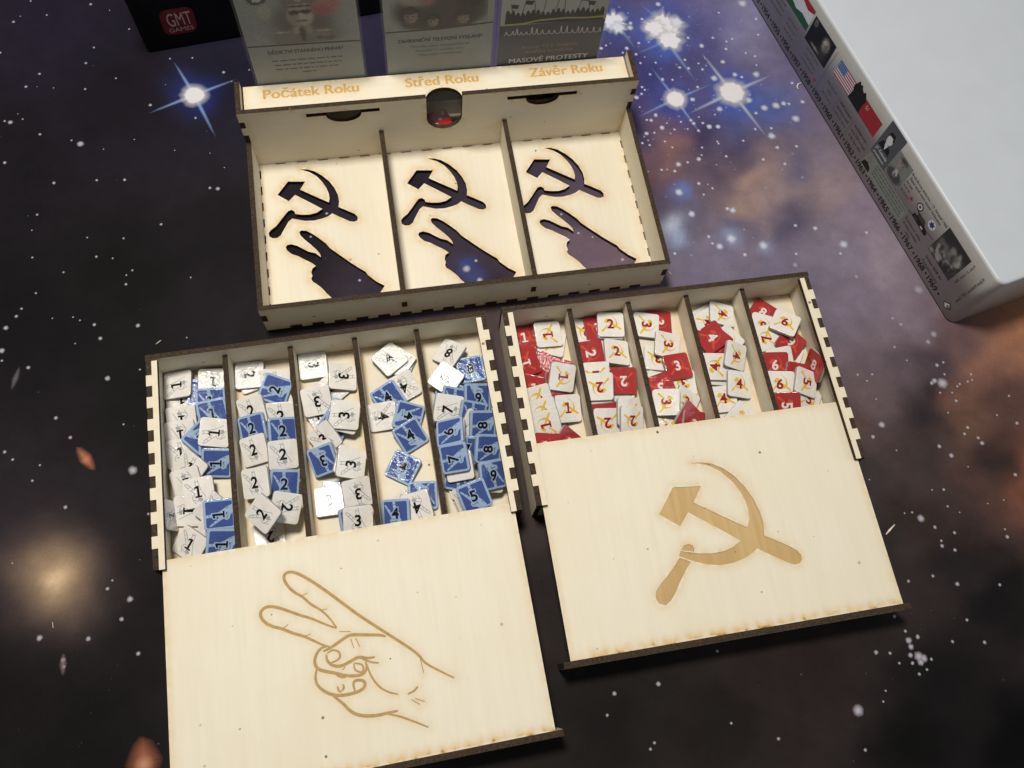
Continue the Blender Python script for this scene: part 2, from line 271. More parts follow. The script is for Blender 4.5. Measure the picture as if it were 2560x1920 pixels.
TOKENS={
 'B0':[('W1',452,996,178),('B1',505,980,0),('W1',531,954,180),('W1',444,961,-95),('B1',526,1003,0),('B1',531,1032,-10),('W1',453,1049,178),('W1',450,1085,176),('W1',453,1132,-3),('B1',502,1094,130),('B1',534,1104,5),('W1',539,1079,-90),('B1',545,1153,-90),('W1',474,1168,45),('W1',467,1205,168),('W1',471,1276,90),('W1',497,1229,-5),('W1',534,1274,48),('W1',536,1318,30),('B1',547,1283,-97),('W1',474,1367,38),('B1',555,1372,-94)],
 'B1':[('W2',622,942,70),('W2',623,936,85),('W2',687,956,0),('W2',690,994,-20),('B2',696,971,-76),('W2',704,1038,0),('W2',631,1024,-12),('B2',633,1069,-10),('B2',704,1077,-2),('W2',640,1134,-3),('W2',638,1123,-11),('W2',714,1153,0),('W2',710,1133,0),('W2',645,1210,2),('B2',712,1208,8),('W2',641,1205,-4),('W2',674,1341,172),('W2',722,1265,92),('W2',659,1281,-48),('W2',729,1345,90)],
 'B2':[('W3',783,916,84),('W3',782,911,82),('W3',825,974,50),('W3',858,941,88),('W3',798,1036,-120),('W3',791,1000,170),('B3',833,1064,36),('B3',854,1034,20),('W3',870,1041,-80),('W3',867,1034,-88),('W3',813,1094,-38),('W3',807,1141,150),('B3',809,1147,160),('W3',882,1152,-80),('B3',833,1225,5),('W3',883,1157,-88),('W3',819,1243,-5),('W3',892,1230,172),('B3',885,1300,-8),('W3',895,1313,0)],
 'B3':[('B4',1019,909,110),('W4',1024,899,120),('W4',974,897,-44),('W4',1016,964,148),('B4',971,992,-35),('W4',957,1039,82),('B4',1028,1038,100),('B4',1028,1086,-34),('B4',1008,1167,28),('B4',1059,1238,176),('W4',1008,1272,50),('W4',1044,1265,165),('B4',992,1283,-2)],
 'B4':[('W9',1185,930,-8),('W5',1181,926,-10),('B8',1177,923,-12),('B5',1122,995,10),('W8',1124,882,215),('W5',1115,946,-57),('B9',1134,1000,12),('B6',1193,991,178),('W7',1120,1019,-85),('B5',1179,1035,10),('W8',1185,1063,25),('W6',1214,1077,45),('B8',1205,1059,-98),('B7',1170,1122,0),('B8',1218,1119,-97),('W6',1131,1083,-92),('B6',1127,1079,-95),('W5',1154,1204,-20),('B6',1149,1188,188),('W7',1150,1163,86),('B7',1138,1142,-93),('W9',1230,1191,5),('B6',1229,1184,172),('W8',1178,1265,-25),('B5',1190,1264,-25),('B7',1196,1262,65),('B5',1248,1264,2)],
 'R0':[('R1',1312,845,-12),('W1',1379,856,100),('W1',1370,835,-97),('R1',1346,911,20),('R1',1369,919,30),('R1',1393,927,15),('R1',1334,937,60),('R1',1318,905,-100),('R1',1332,971,10),('R1',1397,957,-10),('W1',1404,940,90),('W1',1419,1019,-8),('W1',1349,994,-97),('W1',1360,1027,-95),('W1',1369,1057,-95),('R1',1417,1106,30),('R1',1364,1116,0)],
 'R1':[('W2',1458,826,178),('R2',1495,818,168),('W2',1529,816,-3),('W2',1527,810,-4),('W2',1476,879,90),('R2',1476,883,82),('W2',1552,937,175),('W2',1541,879,-5),('W2',1557,971,5),('R2',1558,950,175),('W2',1491,937,175),('W2',1497,973,172),('W2',1496,965,175),('R2',1512,1037,170),('W2',1518,1052,175),('W2',1570,1027,175),('W2',1578,1048,175)],
 'R2':[('R3',1646,805,92),('W3',1615,812,97),('W3',1644,894,180),('W3',1668,861,97),('W3',1648,962,10),('W3',1712,955,170),('R3',1694,915,-18),('R3',1653,966,155),('W3',1722,1003,22),('W3',1673,1068,95),('W3',1665,1005,97),('R3',1722,1044,30),('R3',1733,1060,0)],
 'R3':[('W4',1763,789,60),('W4',1769,806,60),('W4',1804,780,100),('W4',1824,851,45),('W4',1800,871,30),('R4',1790,851,40),('R4',1773,843,58),('W4',1792,927,-85),('W4',1783,915,-88),('W4',1837,887,95),('W4',1808,998,-13),('W4',1849,957,-3),('W4',1855,1044,40)],
 'R4':[('R8',1906,778,32),('W6',1972,888,20),('W8',1908,816,10),('W7',1918,843,-100),('R9',1981,855,35),('W6',1964,807,25),('W6',1951,899,-20),('R6',1939,911,-10),('R5',1995,938,0),('W6',1953,959,-6),('W5',2028,998,18),('W5',2014,954,100),('R5',1968,1011,95)],
}  # 175
# ------------------------------------------------------------------ materials
def new_mat(name):
    m = bpy.data.materials.new(name); m.use_nodes = True
    nt = m.node_tree; b = nt.nodes['Principled BSDF']
    return m, nt, b
def N(nt, t, **kw):
    n = nt.nodes.new(t)
    for k, v in kw.items(): setattr(n, k, v)
    return n
def coords(nt, scale=(1, 1, 1), kind='Object'):
    tc = N(nt, 'ShaderNodeTexCoord'); mp = N(nt, 'ShaderNodeMapping')
    mp.inputs['Scale'].default_value = scale
    nt.links.new(tc.outputs[kind], mp.inputs['Vector']); return mp.outputs['Vector']
def noise(nt, vec, scale, detail=3, rough=.5):
    n = N(nt, 'ShaderNodeTexNoise'); n.inputs['Scale'].default_value = scale
    n.inputs['Detail'].default_value = detail; n.inputs['Roughness'].default_value = rough
    nt.links.new(vec, n.inputs['Vector']); return n.outputs['Fac']
def ramp(nt, fac, a, b, c0=0.0, c1=1.0):
    r = N(nt, 'ShaderNodeMapRange'); r.inputs['From Min'].default_value = a; r.inputs['From Max'].default_value = b
    r.inputs['To Min'].default_value = c0; r.inputs['To Max'].default_value = c1
    nt.links.new(fac, r.inputs['Value']); return r.outputs['Result']
def mixc(nt, fac, a, b, mode='MIX'):
    m = N(nt, 'ShaderNodeMix', data_type='RGBA', blend_type=mode)
    for s, v in (('Factor', fac), ('A', a), ('B', b)):
        inp = [i for i in m.inputs if i.name == s and (i.type == 'RGBA' if s != 'Factor' else i.type == 'VALUE')][0]
        if hasattr(v, 'is_output'): nt.links.new(v, inp)
        else: inp.default_value = v if s == 'Factor' else (*v, 1)
    return [o for o in m.outputs if o.type == 'RGBA'][0]
def math_(nt, op, a, b=0.0):
    m = N(nt, 'ShaderNodeMath', operation=op)
    for i, v in enumerate((a, b)):
        if hasattr(v, 'is_output'): nt.links.new(v, m.inputs[i])
        else: m.inputs[i].default_value = v
    return m.outputs[0]
def bump(nt, b, h, strength, dist):
    n = N(nt, 'ShaderNodeBump'); n.inputs['Strength'].default_value = strength; n.inputs['Distance'].default_value = dist
    nt.links.new(h, n.inputs['Height']); nt.links.new(n.outputs['Normal'], b.inputs['Normal'])

def wood_mat(name, grain):
    """pale birch plywood with faint grain, specks and heat stains from the cutter"""
    m, nt, b = new_mat(name)
    sc = {'x': (25, 420, 420), 'y': (420, 25, 420), 'z': (420, 420, 25)}[grain]
    g = noise(nt, coords(nt, sc), 1.0, 4, .6)
    big = noise(nt, coords(nt, (30, 30, 30)), 1.0, 2)
    col = mixc(nt, ramp(nt, g, .3, .75), lin(231, 222, 201), lin(237, 229, 210))
    col = mixc(nt, ramp(nt, big, .35, .75, 0, .4), col, lin(229, 216, 188))
    at = N(nt, 'ShaderNodeAttribute', attribute_name='scorch')
    ns = noise(nt, coords(nt, (260, 260, 260)), 1.0, 3)
    s = math_(nt, 'MULTIPLY', at.outputs['Fac'], ramp(nt, ns, .3, .7, .55, 1.15))
    col = mixc(nt, math_(nt, 'MINIMUM', math_(nt, 'MULTIPLY', s, 1.1), 1.0), col, lin(214, 172, 98))
    col = mixc(nt, ramp(nt, s, .62, 1.0, 0, .9), col, lin(120, 82, 40))
    vo = N(nt, 'ShaderNodeTexVoronoi', voronoi_dimensions='2D'); vo.inputs['Scale'].default_value = 62
    wob = noise(nt, coords(nt, (900, 900, 900)), 1.0, 2)
    vc = N(nt, 'ShaderNodeVectorMath', operation='ADD')
    sx = N(nt, 'ShaderNodeSeparateXYZ'); nt.links.new(coords(nt), sx.inputs[0])
    cb = N(nt, 'ShaderNodeCombineXYZ')
    nt.links.new(math_(nt, 'ADD', sx.outputs[0], math_(nt, 'MULTIPLY', sx.outputs[2], .7)), cb.inputs[0])
    nt.links.new(math_(nt, 'ADD', sx.outputs[1], math_(nt, 'MULTIPLY', sx.outputs[2], 1.3)), cb.inputs[1])
    nt.links.new(cb.outputs[0], vc.inputs[0])
    nt.links.new(vc.outputs[0], vo.inputs['Vector'])
    sel = N(nt, 'ShaderNodeSeparateColor'); nt.links.new(vo.outputs['Color'], sel.inputs[0])
    rad = ramp(nt, sel.outputs[0], .72, 1.0, 0.0, .055)
    d = math_(nt, 'ADD', vo.outputs['Distance'], math_(nt, 'MULTIPLY', math_(nt, 'SUBTRACT', wob, .5), .05))
    spk = ramp(nt, math_(nt, 'SUBTRACT', rad, d), 0.0, .012)
    col = mixc(nt, math_(nt, 'MULTIPLY', spk, ramp(nt, sel.outputs[1], 0, 1, .25, .95)), col, lin(70, 58, 40))
    nt.links.new(col, b.inputs['Base Color'])
    b.inputs['Roughness'].default_value = .58
    b.inputs['Specular IOR Level'].default_value = .3
    bump(nt, b, g, .10, .0003)
    return m
WX = wood_mat('plywood_grain_x', 'x'); WY = wood_mat('plywood_grain_y', 'y'); WZ = wood_mat('plywood_grain_z', 'z')

def burnt_mat():
    m, nt, b = new_mat('burnt_cut_edge')
    n1 = noise(nt, coords(nt, (900, 900, 250)), 1.0, 4, .7); n2 = noise(nt, coords(nt, (150, 150, 150)), 1.0, 2)
    col = mixc(nt, ramp(nt, n1, .35, .8), lin(38, 29, 22), lin(88, 68, 48))
    col = mixc(nt, ramp(nt, n2, .5, .85, 0, .6), col, lin(60, 50, 44))
    n3 = noise(nt, coords(nt, (600, 600, 600)), 1.0, 2)
    col = mixc(nt, ramp(nt, n3, .72, .8, 0, .55), col, lin(170, 150, 120))
    nt.links.new(col, b.inputs['Base Color']); b.inputs['Roughness'].default_value = .8
    b.inputs['Specular IOR Level'].default_value = .25
    bump(nt, b, n1, .5, .0006)
    return m
BURNT = burnt_mat()
def flat_mat(name, rgb, rough=.55, spec=.4, var=.06, vscale=300):
    m, nt, b = new_mat(name)
    n = noise(nt, coords(nt, (vscale,) * 3), 1.0, 3)
    c = lin(*rgb)
    col = mixc(nt, ramp(nt, n, .3, .7), tuple(x * (1 - var) for x in c), tuple(min(1, x * (1 + var)) for x in c))
    nt.links.new(col, b.inputs['Base Color'])
    b.inputs['Roughness'].default_value = rough; b.inputs['Specular IOR Level'].default_value = spec
    return m
def engraved_mat():
    m, nt, b = new_mat('engraved_wood')
    g = noise(nt, coords(nt, (420, 30, 420)), 1.0, 4, .6); big = noise(nt, coords(nt, (45, 45, 45)), 1.0, 3)
    col = mixc(nt, ramp(nt, g, .3, .75), lin(196, 164, 112), lin(212, 182, 132))
    col = mixc(nt, ramp(nt, big, .4, .8, 0, .7), col, lin(184, 148, 98))
    spk = noise(nt, coords(nt, (500, 500, 500)), 1.0, 1)
    col = mixc(nt, ramp(nt, spk, .74, .78, 0, .7), col, lin(90, 65, 40))
    nt.links.new(col, b.inputs['Base Color']); b.inputs['Roughness'].default_value = .75
    b.inputs['Specular IOR Level'].default_value = .2
    bump(nt, b, g, .3, .0004)
    return m
ENGRAVED = engraved_mat()
LETTER = flat_mat('engraved_lettering', (206, 166, 100), .7, .2, .12, 500)

def gloss_mat(name, rgb, rough=.08, bstr=.8):
    """varnished printed card: orange-peel gloss"""
    m, nt, b = new_mat(name)
    n = noise(nt, coords(nt, (650, 650, 650)), 1.0, 3, .6)
    n2 = noise(nt, coords(nt, (220, 220, 220)), 1.0, 2)
    c = lin(*rgb)
    col = mixc(nt, ramp(nt, n2, .3, .7), tuple(x * .94 for x in c), tuple(min(1, x * 1.04) for x in c))
    nt.links.new(col, b.inputs['Base Color'])
    b.inputs['Roughness'].default_value = rough; b.inputs['Specular IOR Level'].default_value = .5
    bump(nt, b, n, bstr, .0003)
    return m
TK_WHITE = gloss_mat('token_white', (238, 233, 227))
TK_BLUEB = gloss_mat('token_pale_blue', (160, 182, 212))
TK_BLUE = gloss_mat('token_blue', (68, 88, 150))
TK_RED = gloss_mat('token_red', (172, 56, 58))
TK_ORANGE = gloss_mat('token_orange_red', (208, 84, 64))
TK_YELLOW = gloss_mat('token_yellow', (230, 190, 66))
TK_GREYL = gloss_mat('token_grey_line', (164, 169, 174))
TK_BLACK = gloss_mat('token_black', (24, 22, 22))
TK_DIGR = gloss_mat('token_dark_red', (158, 34, 40))
TK_DIGW = gloss_mat('token_digit_white', (235, 226, 222))
TK_NAVY = gloss_mat('token_navy_line', (40, 52, 92))
TK_SIDE = flat_mat('token_board_edge', (176, 172, 166), .7, .3, .1, 900)
TK_SIDEB = flat_mat('token_board_edge_blue', (150, 164, 184), .6, .3, .1, 900)

# ------------------------------------------------------------------ the printed play mat on the table
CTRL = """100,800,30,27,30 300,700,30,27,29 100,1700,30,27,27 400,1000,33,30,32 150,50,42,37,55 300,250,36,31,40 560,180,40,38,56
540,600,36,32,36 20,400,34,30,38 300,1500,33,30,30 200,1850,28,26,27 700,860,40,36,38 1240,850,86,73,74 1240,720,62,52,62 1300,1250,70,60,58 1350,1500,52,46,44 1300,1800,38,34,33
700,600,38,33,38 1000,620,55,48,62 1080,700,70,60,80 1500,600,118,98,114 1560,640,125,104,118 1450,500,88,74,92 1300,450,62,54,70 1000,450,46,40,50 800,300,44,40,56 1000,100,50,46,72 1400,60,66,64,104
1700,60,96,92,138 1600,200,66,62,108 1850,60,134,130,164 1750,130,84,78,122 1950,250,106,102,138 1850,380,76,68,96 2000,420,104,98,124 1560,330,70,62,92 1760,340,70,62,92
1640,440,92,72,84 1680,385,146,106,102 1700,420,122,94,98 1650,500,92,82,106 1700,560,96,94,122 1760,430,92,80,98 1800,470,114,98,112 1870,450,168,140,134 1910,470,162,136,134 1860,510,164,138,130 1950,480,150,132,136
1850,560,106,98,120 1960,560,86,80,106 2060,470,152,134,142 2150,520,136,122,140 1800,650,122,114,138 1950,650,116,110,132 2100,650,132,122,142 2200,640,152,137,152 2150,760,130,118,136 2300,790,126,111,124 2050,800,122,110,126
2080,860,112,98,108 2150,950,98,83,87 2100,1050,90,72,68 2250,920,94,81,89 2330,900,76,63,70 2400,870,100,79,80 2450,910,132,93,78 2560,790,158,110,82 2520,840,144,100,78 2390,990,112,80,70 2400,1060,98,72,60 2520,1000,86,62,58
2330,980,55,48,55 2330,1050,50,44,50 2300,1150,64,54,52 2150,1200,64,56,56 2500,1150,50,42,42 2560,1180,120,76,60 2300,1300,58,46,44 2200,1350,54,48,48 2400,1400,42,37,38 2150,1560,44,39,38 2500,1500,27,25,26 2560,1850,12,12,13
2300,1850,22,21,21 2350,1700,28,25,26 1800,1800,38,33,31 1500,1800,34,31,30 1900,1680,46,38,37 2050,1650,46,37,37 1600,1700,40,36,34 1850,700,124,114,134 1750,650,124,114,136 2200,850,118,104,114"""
BLOBS = """1676,560,34,1.0,188,194,216 1700,590,26,.8,165,178,212 1655,70,60,.9,70,100,190 1535,55,55,.9,64,92,180 1690,255,48,.95,58,88,184 1830,235,62,.95,60,92,190 1860,275,70,.6,70,100,180 1940,270,60,.5,72,100,176 1660,110,40,.6,70,110,200
486,238,50,.95,42,62,150 1700,480,22,.7,110,135,205 1827,595,26,.7,150,165,205 1908,615,22,.6,150,160,195 130,1450,170,.42,96,80,96 132,1446,104,.75,168,140,112 140,1440,66,.55,206,176,140 132,1446,30,.9,244,212,172
1165,672,22,.8,62,84,160 1195,700,30,.6,70,90,160 1650,230,120,.35,64,70,150 1760,60,100,.3,96,100,170"""
def mat_print():
    C = np.array([[float(v) for v in e.split(',')] for e in CTRL.split()])
    Bl = np.array([[float(v) for v in e.split(',')] for e in BLOBS.split()])
    fx = np.arange(-.40, .401, .0035); fy = np.arange(-.10, .561, .0035)
    gx = np.concatenate([[-1.2, -.9, -.7, -.5, -.45], fx, [.45, .55, .75, 1.0, 1.3]])
    gy = np.concatenate([[-.7, -.5, -.3, -.2, -.14], fy, [.6, .68, .8, 1.0, 1.3]])
    X, Y = np.meshgrid(gx, gy)
    P = np.stack([X.ravel(), Y.ravel(), np.zeros(X.size)], 1)
    d = (P - CAM) @ FWD; d = np.maximum(d, .05)
    u = 1280 + F_PX * ((P - CAM) @ RGT) / d; v = 960 - F_PX * ((P - CAM) @ UPV) / d
    u = np.clip(u, -400, 2960); v = np.clip(v, -400, 2320)
    wu = u + 16 * np.sin(v / 31 + u / 53) + 9 * np.sin(u / 17 - v / 23); wv = v + 14 * np.sin(u / 37 - v / 61) + 8 * np.sin(v / 15 + u / 29)
    W = np.zeros(len(P)); A = np.zeros((len(P), 3))
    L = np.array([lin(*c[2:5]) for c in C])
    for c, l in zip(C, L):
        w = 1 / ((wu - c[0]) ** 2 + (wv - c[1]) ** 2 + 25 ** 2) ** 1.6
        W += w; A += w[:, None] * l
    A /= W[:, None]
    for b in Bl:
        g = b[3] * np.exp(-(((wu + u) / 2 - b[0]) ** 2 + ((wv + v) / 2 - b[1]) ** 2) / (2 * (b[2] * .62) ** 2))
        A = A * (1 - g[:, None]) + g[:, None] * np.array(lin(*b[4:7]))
    r2 = ((P[:, 0] - LAMP[0]) ** 2 + (P[:, 1] - LAMP[1]) ** 2) / LAMP[2] ** 2
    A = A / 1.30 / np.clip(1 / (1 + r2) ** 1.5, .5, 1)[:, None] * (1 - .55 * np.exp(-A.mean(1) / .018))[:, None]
    nx, ny = len(gx), len(gy)
    faces = [(j * nx + i, j * nx + i + 1, (j + 1) * nx + i + 1, (j + 1) * nx + i) for j in range(ny - 1) for i in range(nx - 1)]
    me = bpy.data.meshes.new('play_mat'); me.from_pydata(P.tolist(), [], faces)
    at = me.color_attributes.new('print', 'FLOAT_COLOR', 'POINT')
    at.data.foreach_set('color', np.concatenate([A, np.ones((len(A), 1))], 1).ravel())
    me.update()
    m, nt, b = new_mat('printed_mat')
    a = N(nt, 'ShaderNodeAttribute', attribute_name='print')
    n1 = noise(nt, coords(nt, (28, 28, 28)), 1.0, 6, .6); n2 = noise(nt, coords(nt, (1500, 1500, 1500)), 1.0, 2, .6); n3 = noise(nt, coords(nt, (95, 95, 95)), 1.0, 5, .65)
    f = math_(nt, 'MULTIPLY', ramp(nt, n1, .25, .75, .80, 1.2), ramp(nt, n3, .25, .75, .86, 1.14))
    f = math_(nt, 'MULTIPLY', f, ramp(nt, n2, .25, .75, .88, 1.12))
    col = mixc(nt, 1.0, a.outputs['Color'], (1, 1, 1), 'MULTIPLY')
    vm = N(nt, 'ShaderNodeVectorMath', operation='SCALE'); nt.links.new(a.outputs['Color'], vm.inputs[0]); nt.links.new(f, vm.inputs['Scale'])
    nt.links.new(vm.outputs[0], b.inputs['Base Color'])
    b.inputs['Roughness'].default_value = .62; b.inputs['Specular IOR Level'].default_value = .05
    bump(nt, b, n2, .25, .0003)
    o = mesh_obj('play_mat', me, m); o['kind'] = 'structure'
    return o
MAT = mat_print()

def star_print():
    V = []; Fc = []; Cc = []
    def star(px, py, r, rgb, soft=.45, a=1.0, n=14, jag=0.0, z=.00012):
        c = atz(px, py, 0); k = np.linalg.norm(atz(px + 1, py, 0) - c)
        R = r * k; z = z + len(Fc) * 1e-9
        b = len(V); col = lin(*rgb)
        V.append((c[0], c[1], z)); Cc.append((*col, a))
        rr = [1 + jag * (rnd.random() - .5) for _ in range(n)]
        for ring, (s, al) in enumerate(((soft, a), (1.0, a * .45), (1.5, 0.0))):
            for i in range(n):
                t = 2 * math.pi * i / n
                V.append((c[0] + R * s * rr[i] * math.cos(t), c[1] + R * s * rr[i] * math.sin(t), z)); Cc.append((*col, al))
        for i in range(n):
            j = (i + 1) % n
            Fc.append((b, b + 1 + i, b + 1 + j))
            for q in range(2):
                o = b + 1 + q * n
                Fc.append((o + i, o + n + i, o + n + j, o + j))
    def spike(x0, y0, x1, y1, w, rgb, a=.8, z=.00011):
        p = atz(x0, y0); q = atz(x1, y1); d = q - p; L = np.linalg.norm(d); nn = np.array([-d[1], d[0], 0]) / L
        k = np.linalg.norm(atz(x0 + 1, y0) - p); col = lin(*rgb); z = z + len(Fc) * 1e-9
        b = len(V)
        for t, ww, al in ((0, 1, a), (.35, .8, a * .85), (.75, .55, a * .45), (1, .2, 0)):
            c = p + d * t
            for s, e in ((-2.2, 0), (0, 1), (2.2, 0)):
                V.append((c[0] + nn[0] * s * w * k * ww * .5, c[1] + nn[1] * s * w * k * ww * .5, z)); Cc.append((*col, al * e))
        for i in range(3):
            for j in range(2):
                o = b + i * 3 + j; Fc.append((o, o + 1, o + 4, o + 3))
    for e in STARS.split():
        x, y, r = map(float, e.split(','))
        bright = x > 1450 and y < 640
        if r > 15: star(x, y, r * 1.12, (222, 220, 226), .85, 1.0, 26, .22)
        elif bright: star(x, y, r * .82, (206, 208, 230), .45, .85, 12, .25)
        elif x > 1600 and y < 900: star(x, y, r * .9, (190, 187, 206), .4, .6, 12, .25)
        else: star(x, y, r * .74, (190, 184, 196), .4, .85, 12, .2)
    r2 = random.Random(3)
    for i in range(330):
        x = 1500 + 560 * r2.random(); y = 640 * r2.random()
        if r2.random() < (y / 700) ** 1.5: continue
        if r2.random() < max(0, (x - 1700) / 420): continue
        star(x, y, 1.1 + 2.2 * r2.random() ** 2, (178, 182, 222), .4, .35 + .4 * r2.random(), 7)
    for i in range(170):
        x = 2560 * r2.random(); y = 1920 * r2.random()
        star(x, y, .7 + 1.3 * r2.random() ** 2, (150, 146, 158), .4, .12 + .35 * r2.random(), 6)
    BL = (150, 178, 232)
    star(1658, 68, 38, (224, 222, 228), .86, 1, 40, .5); star(1672, 100, 27, (224, 222, 228), .86, 1, 30, .45); star(1636, 70, 22, (224, 222, 228), .8, 1, 24, .5); star(1692, 56, 15, (214, 216, 230), .7, .95, 20, .5)
    star(1534, 54, 25, (218, 218, 230), .82, 1, 30, .5); star(1545, 70, 15, (214, 216, 230), .7, .95, 20, .5)
    star(486, 238, 27, (222, 220, 226), .8, 1, 24, .12)
    for q in ((434, 153), (592, 198), (370, 284), (540, 345)): spike(486, 238, *q, 7, BL)
    star(1689, 248, 24, (222, 219, 224), .82, 1, 24, .15)
    for q in ((1625, 165), (1780, 210), (1590, 295), (1755, 340)): spike(1689, 248, *q, 6, BL, .7)
    star(1830, 231, 32, (222, 219, 222), .82, 1, 24, .15)
    for q in ((1752, 130), (1930, 188), (1720, 285), (1918, 345)): spike(1830, 231, *q, 8, (196, 204, 230), .85)
    spike(1550, 70, 1590, 125, 6, BL, .5); spike(1680, 122, 1740, 205, 7, BL, .6); spike(1650, 110, 1590, 135, 6, BL, .4); spike(1660, 60, 1600, 10, 6, BL, .5)
    # small galaxies and streaks
    for q in ((237, 1177), (192, 1116)): spike(214, 1146, *q, 17, (196, 122, 92), .85)
    star(216, 1149, 9, (214, 140, 104), .3, .6, 12)
    for q in ((357, 1838), (362, 1990)): spike(360, 1905, *q, 46, (186, 112, 86), .8)
    for q in ((50, 916), (28, 976)): spike(39, 946, *q, 9, (126, 118, 126), .6)
    for q in ((159, 1632), (157, 1690)): spike(158, 1660, *q, 10, (160, 132, 134), .6)
    star(360, 1912, 18, (216, 156, 126), .3, .7, 16)
    me = bpy.data.meshes.new('printed_stars'); me.from_pydata(V, [], Fc)
    at = me.color_attributes.new('ink', 'FLOAT_COLOR', 'POINT')
    at.data.foreach_set('color', np.array(Cc).ravel()); me.update()
    m, nt, b = new_mat('star_ink')
    a = N(nt, 'ShaderNodeAttribute', attribute_name='ink')
    sc = N(nt, 'ShaderNodeVectorMath', operation='SCALE'); sc.inputs['Scale'].default_value = 1.0
    nt.links.new(a.outputs['Color'], sc.inputs[0]); nt.links.new(sc.outputs[0], b.inputs['Base Color'])
    nt.links.new(a.outputs['Alpha'], b.inputs['Alpha'])
    b.inputs['Roughness'].default_value = .62; b.inputs['Specular IOR Level'].default_value = .12
    o = mesh_obj('printed_stars', me, m, MAT); o['kind'] = 'stuff'
STARS_READY = True
# ------------------------------------------------------------------ the three plywood boxes
FRAME_B = (-0.174263, 0.120300, 0.38074)
FRAME_R = (-0.013499, 0.185250, 0.36442)
FRAME_K = (-0.129985, 0.155108, 0.36680)
T = 2.6
def to_local(P, f):
    dx, dy = P[0] - f[0], P[1] - f[1]; c, s = math.cos(f[2]), math.sin(f[2])
    return np.array([c * dx + s * dy, -s * dx + c * dy]) / MM
def to_world(x, y, z, f):
    c, s = math.cos(f[2]), math.sin(f[2])
    return np.array([f[0] + (c * x - s * y) * MM, f[1] + (s * x + c * y) * MM, z * MM])
def froot(name, label, cat, f, group=None):
    return root(name, label, cat, (f[0], f[1], 0), f[2], group)
FLATZ = lambda z0: (lambda x, y, w: (x, y, z0 + w))

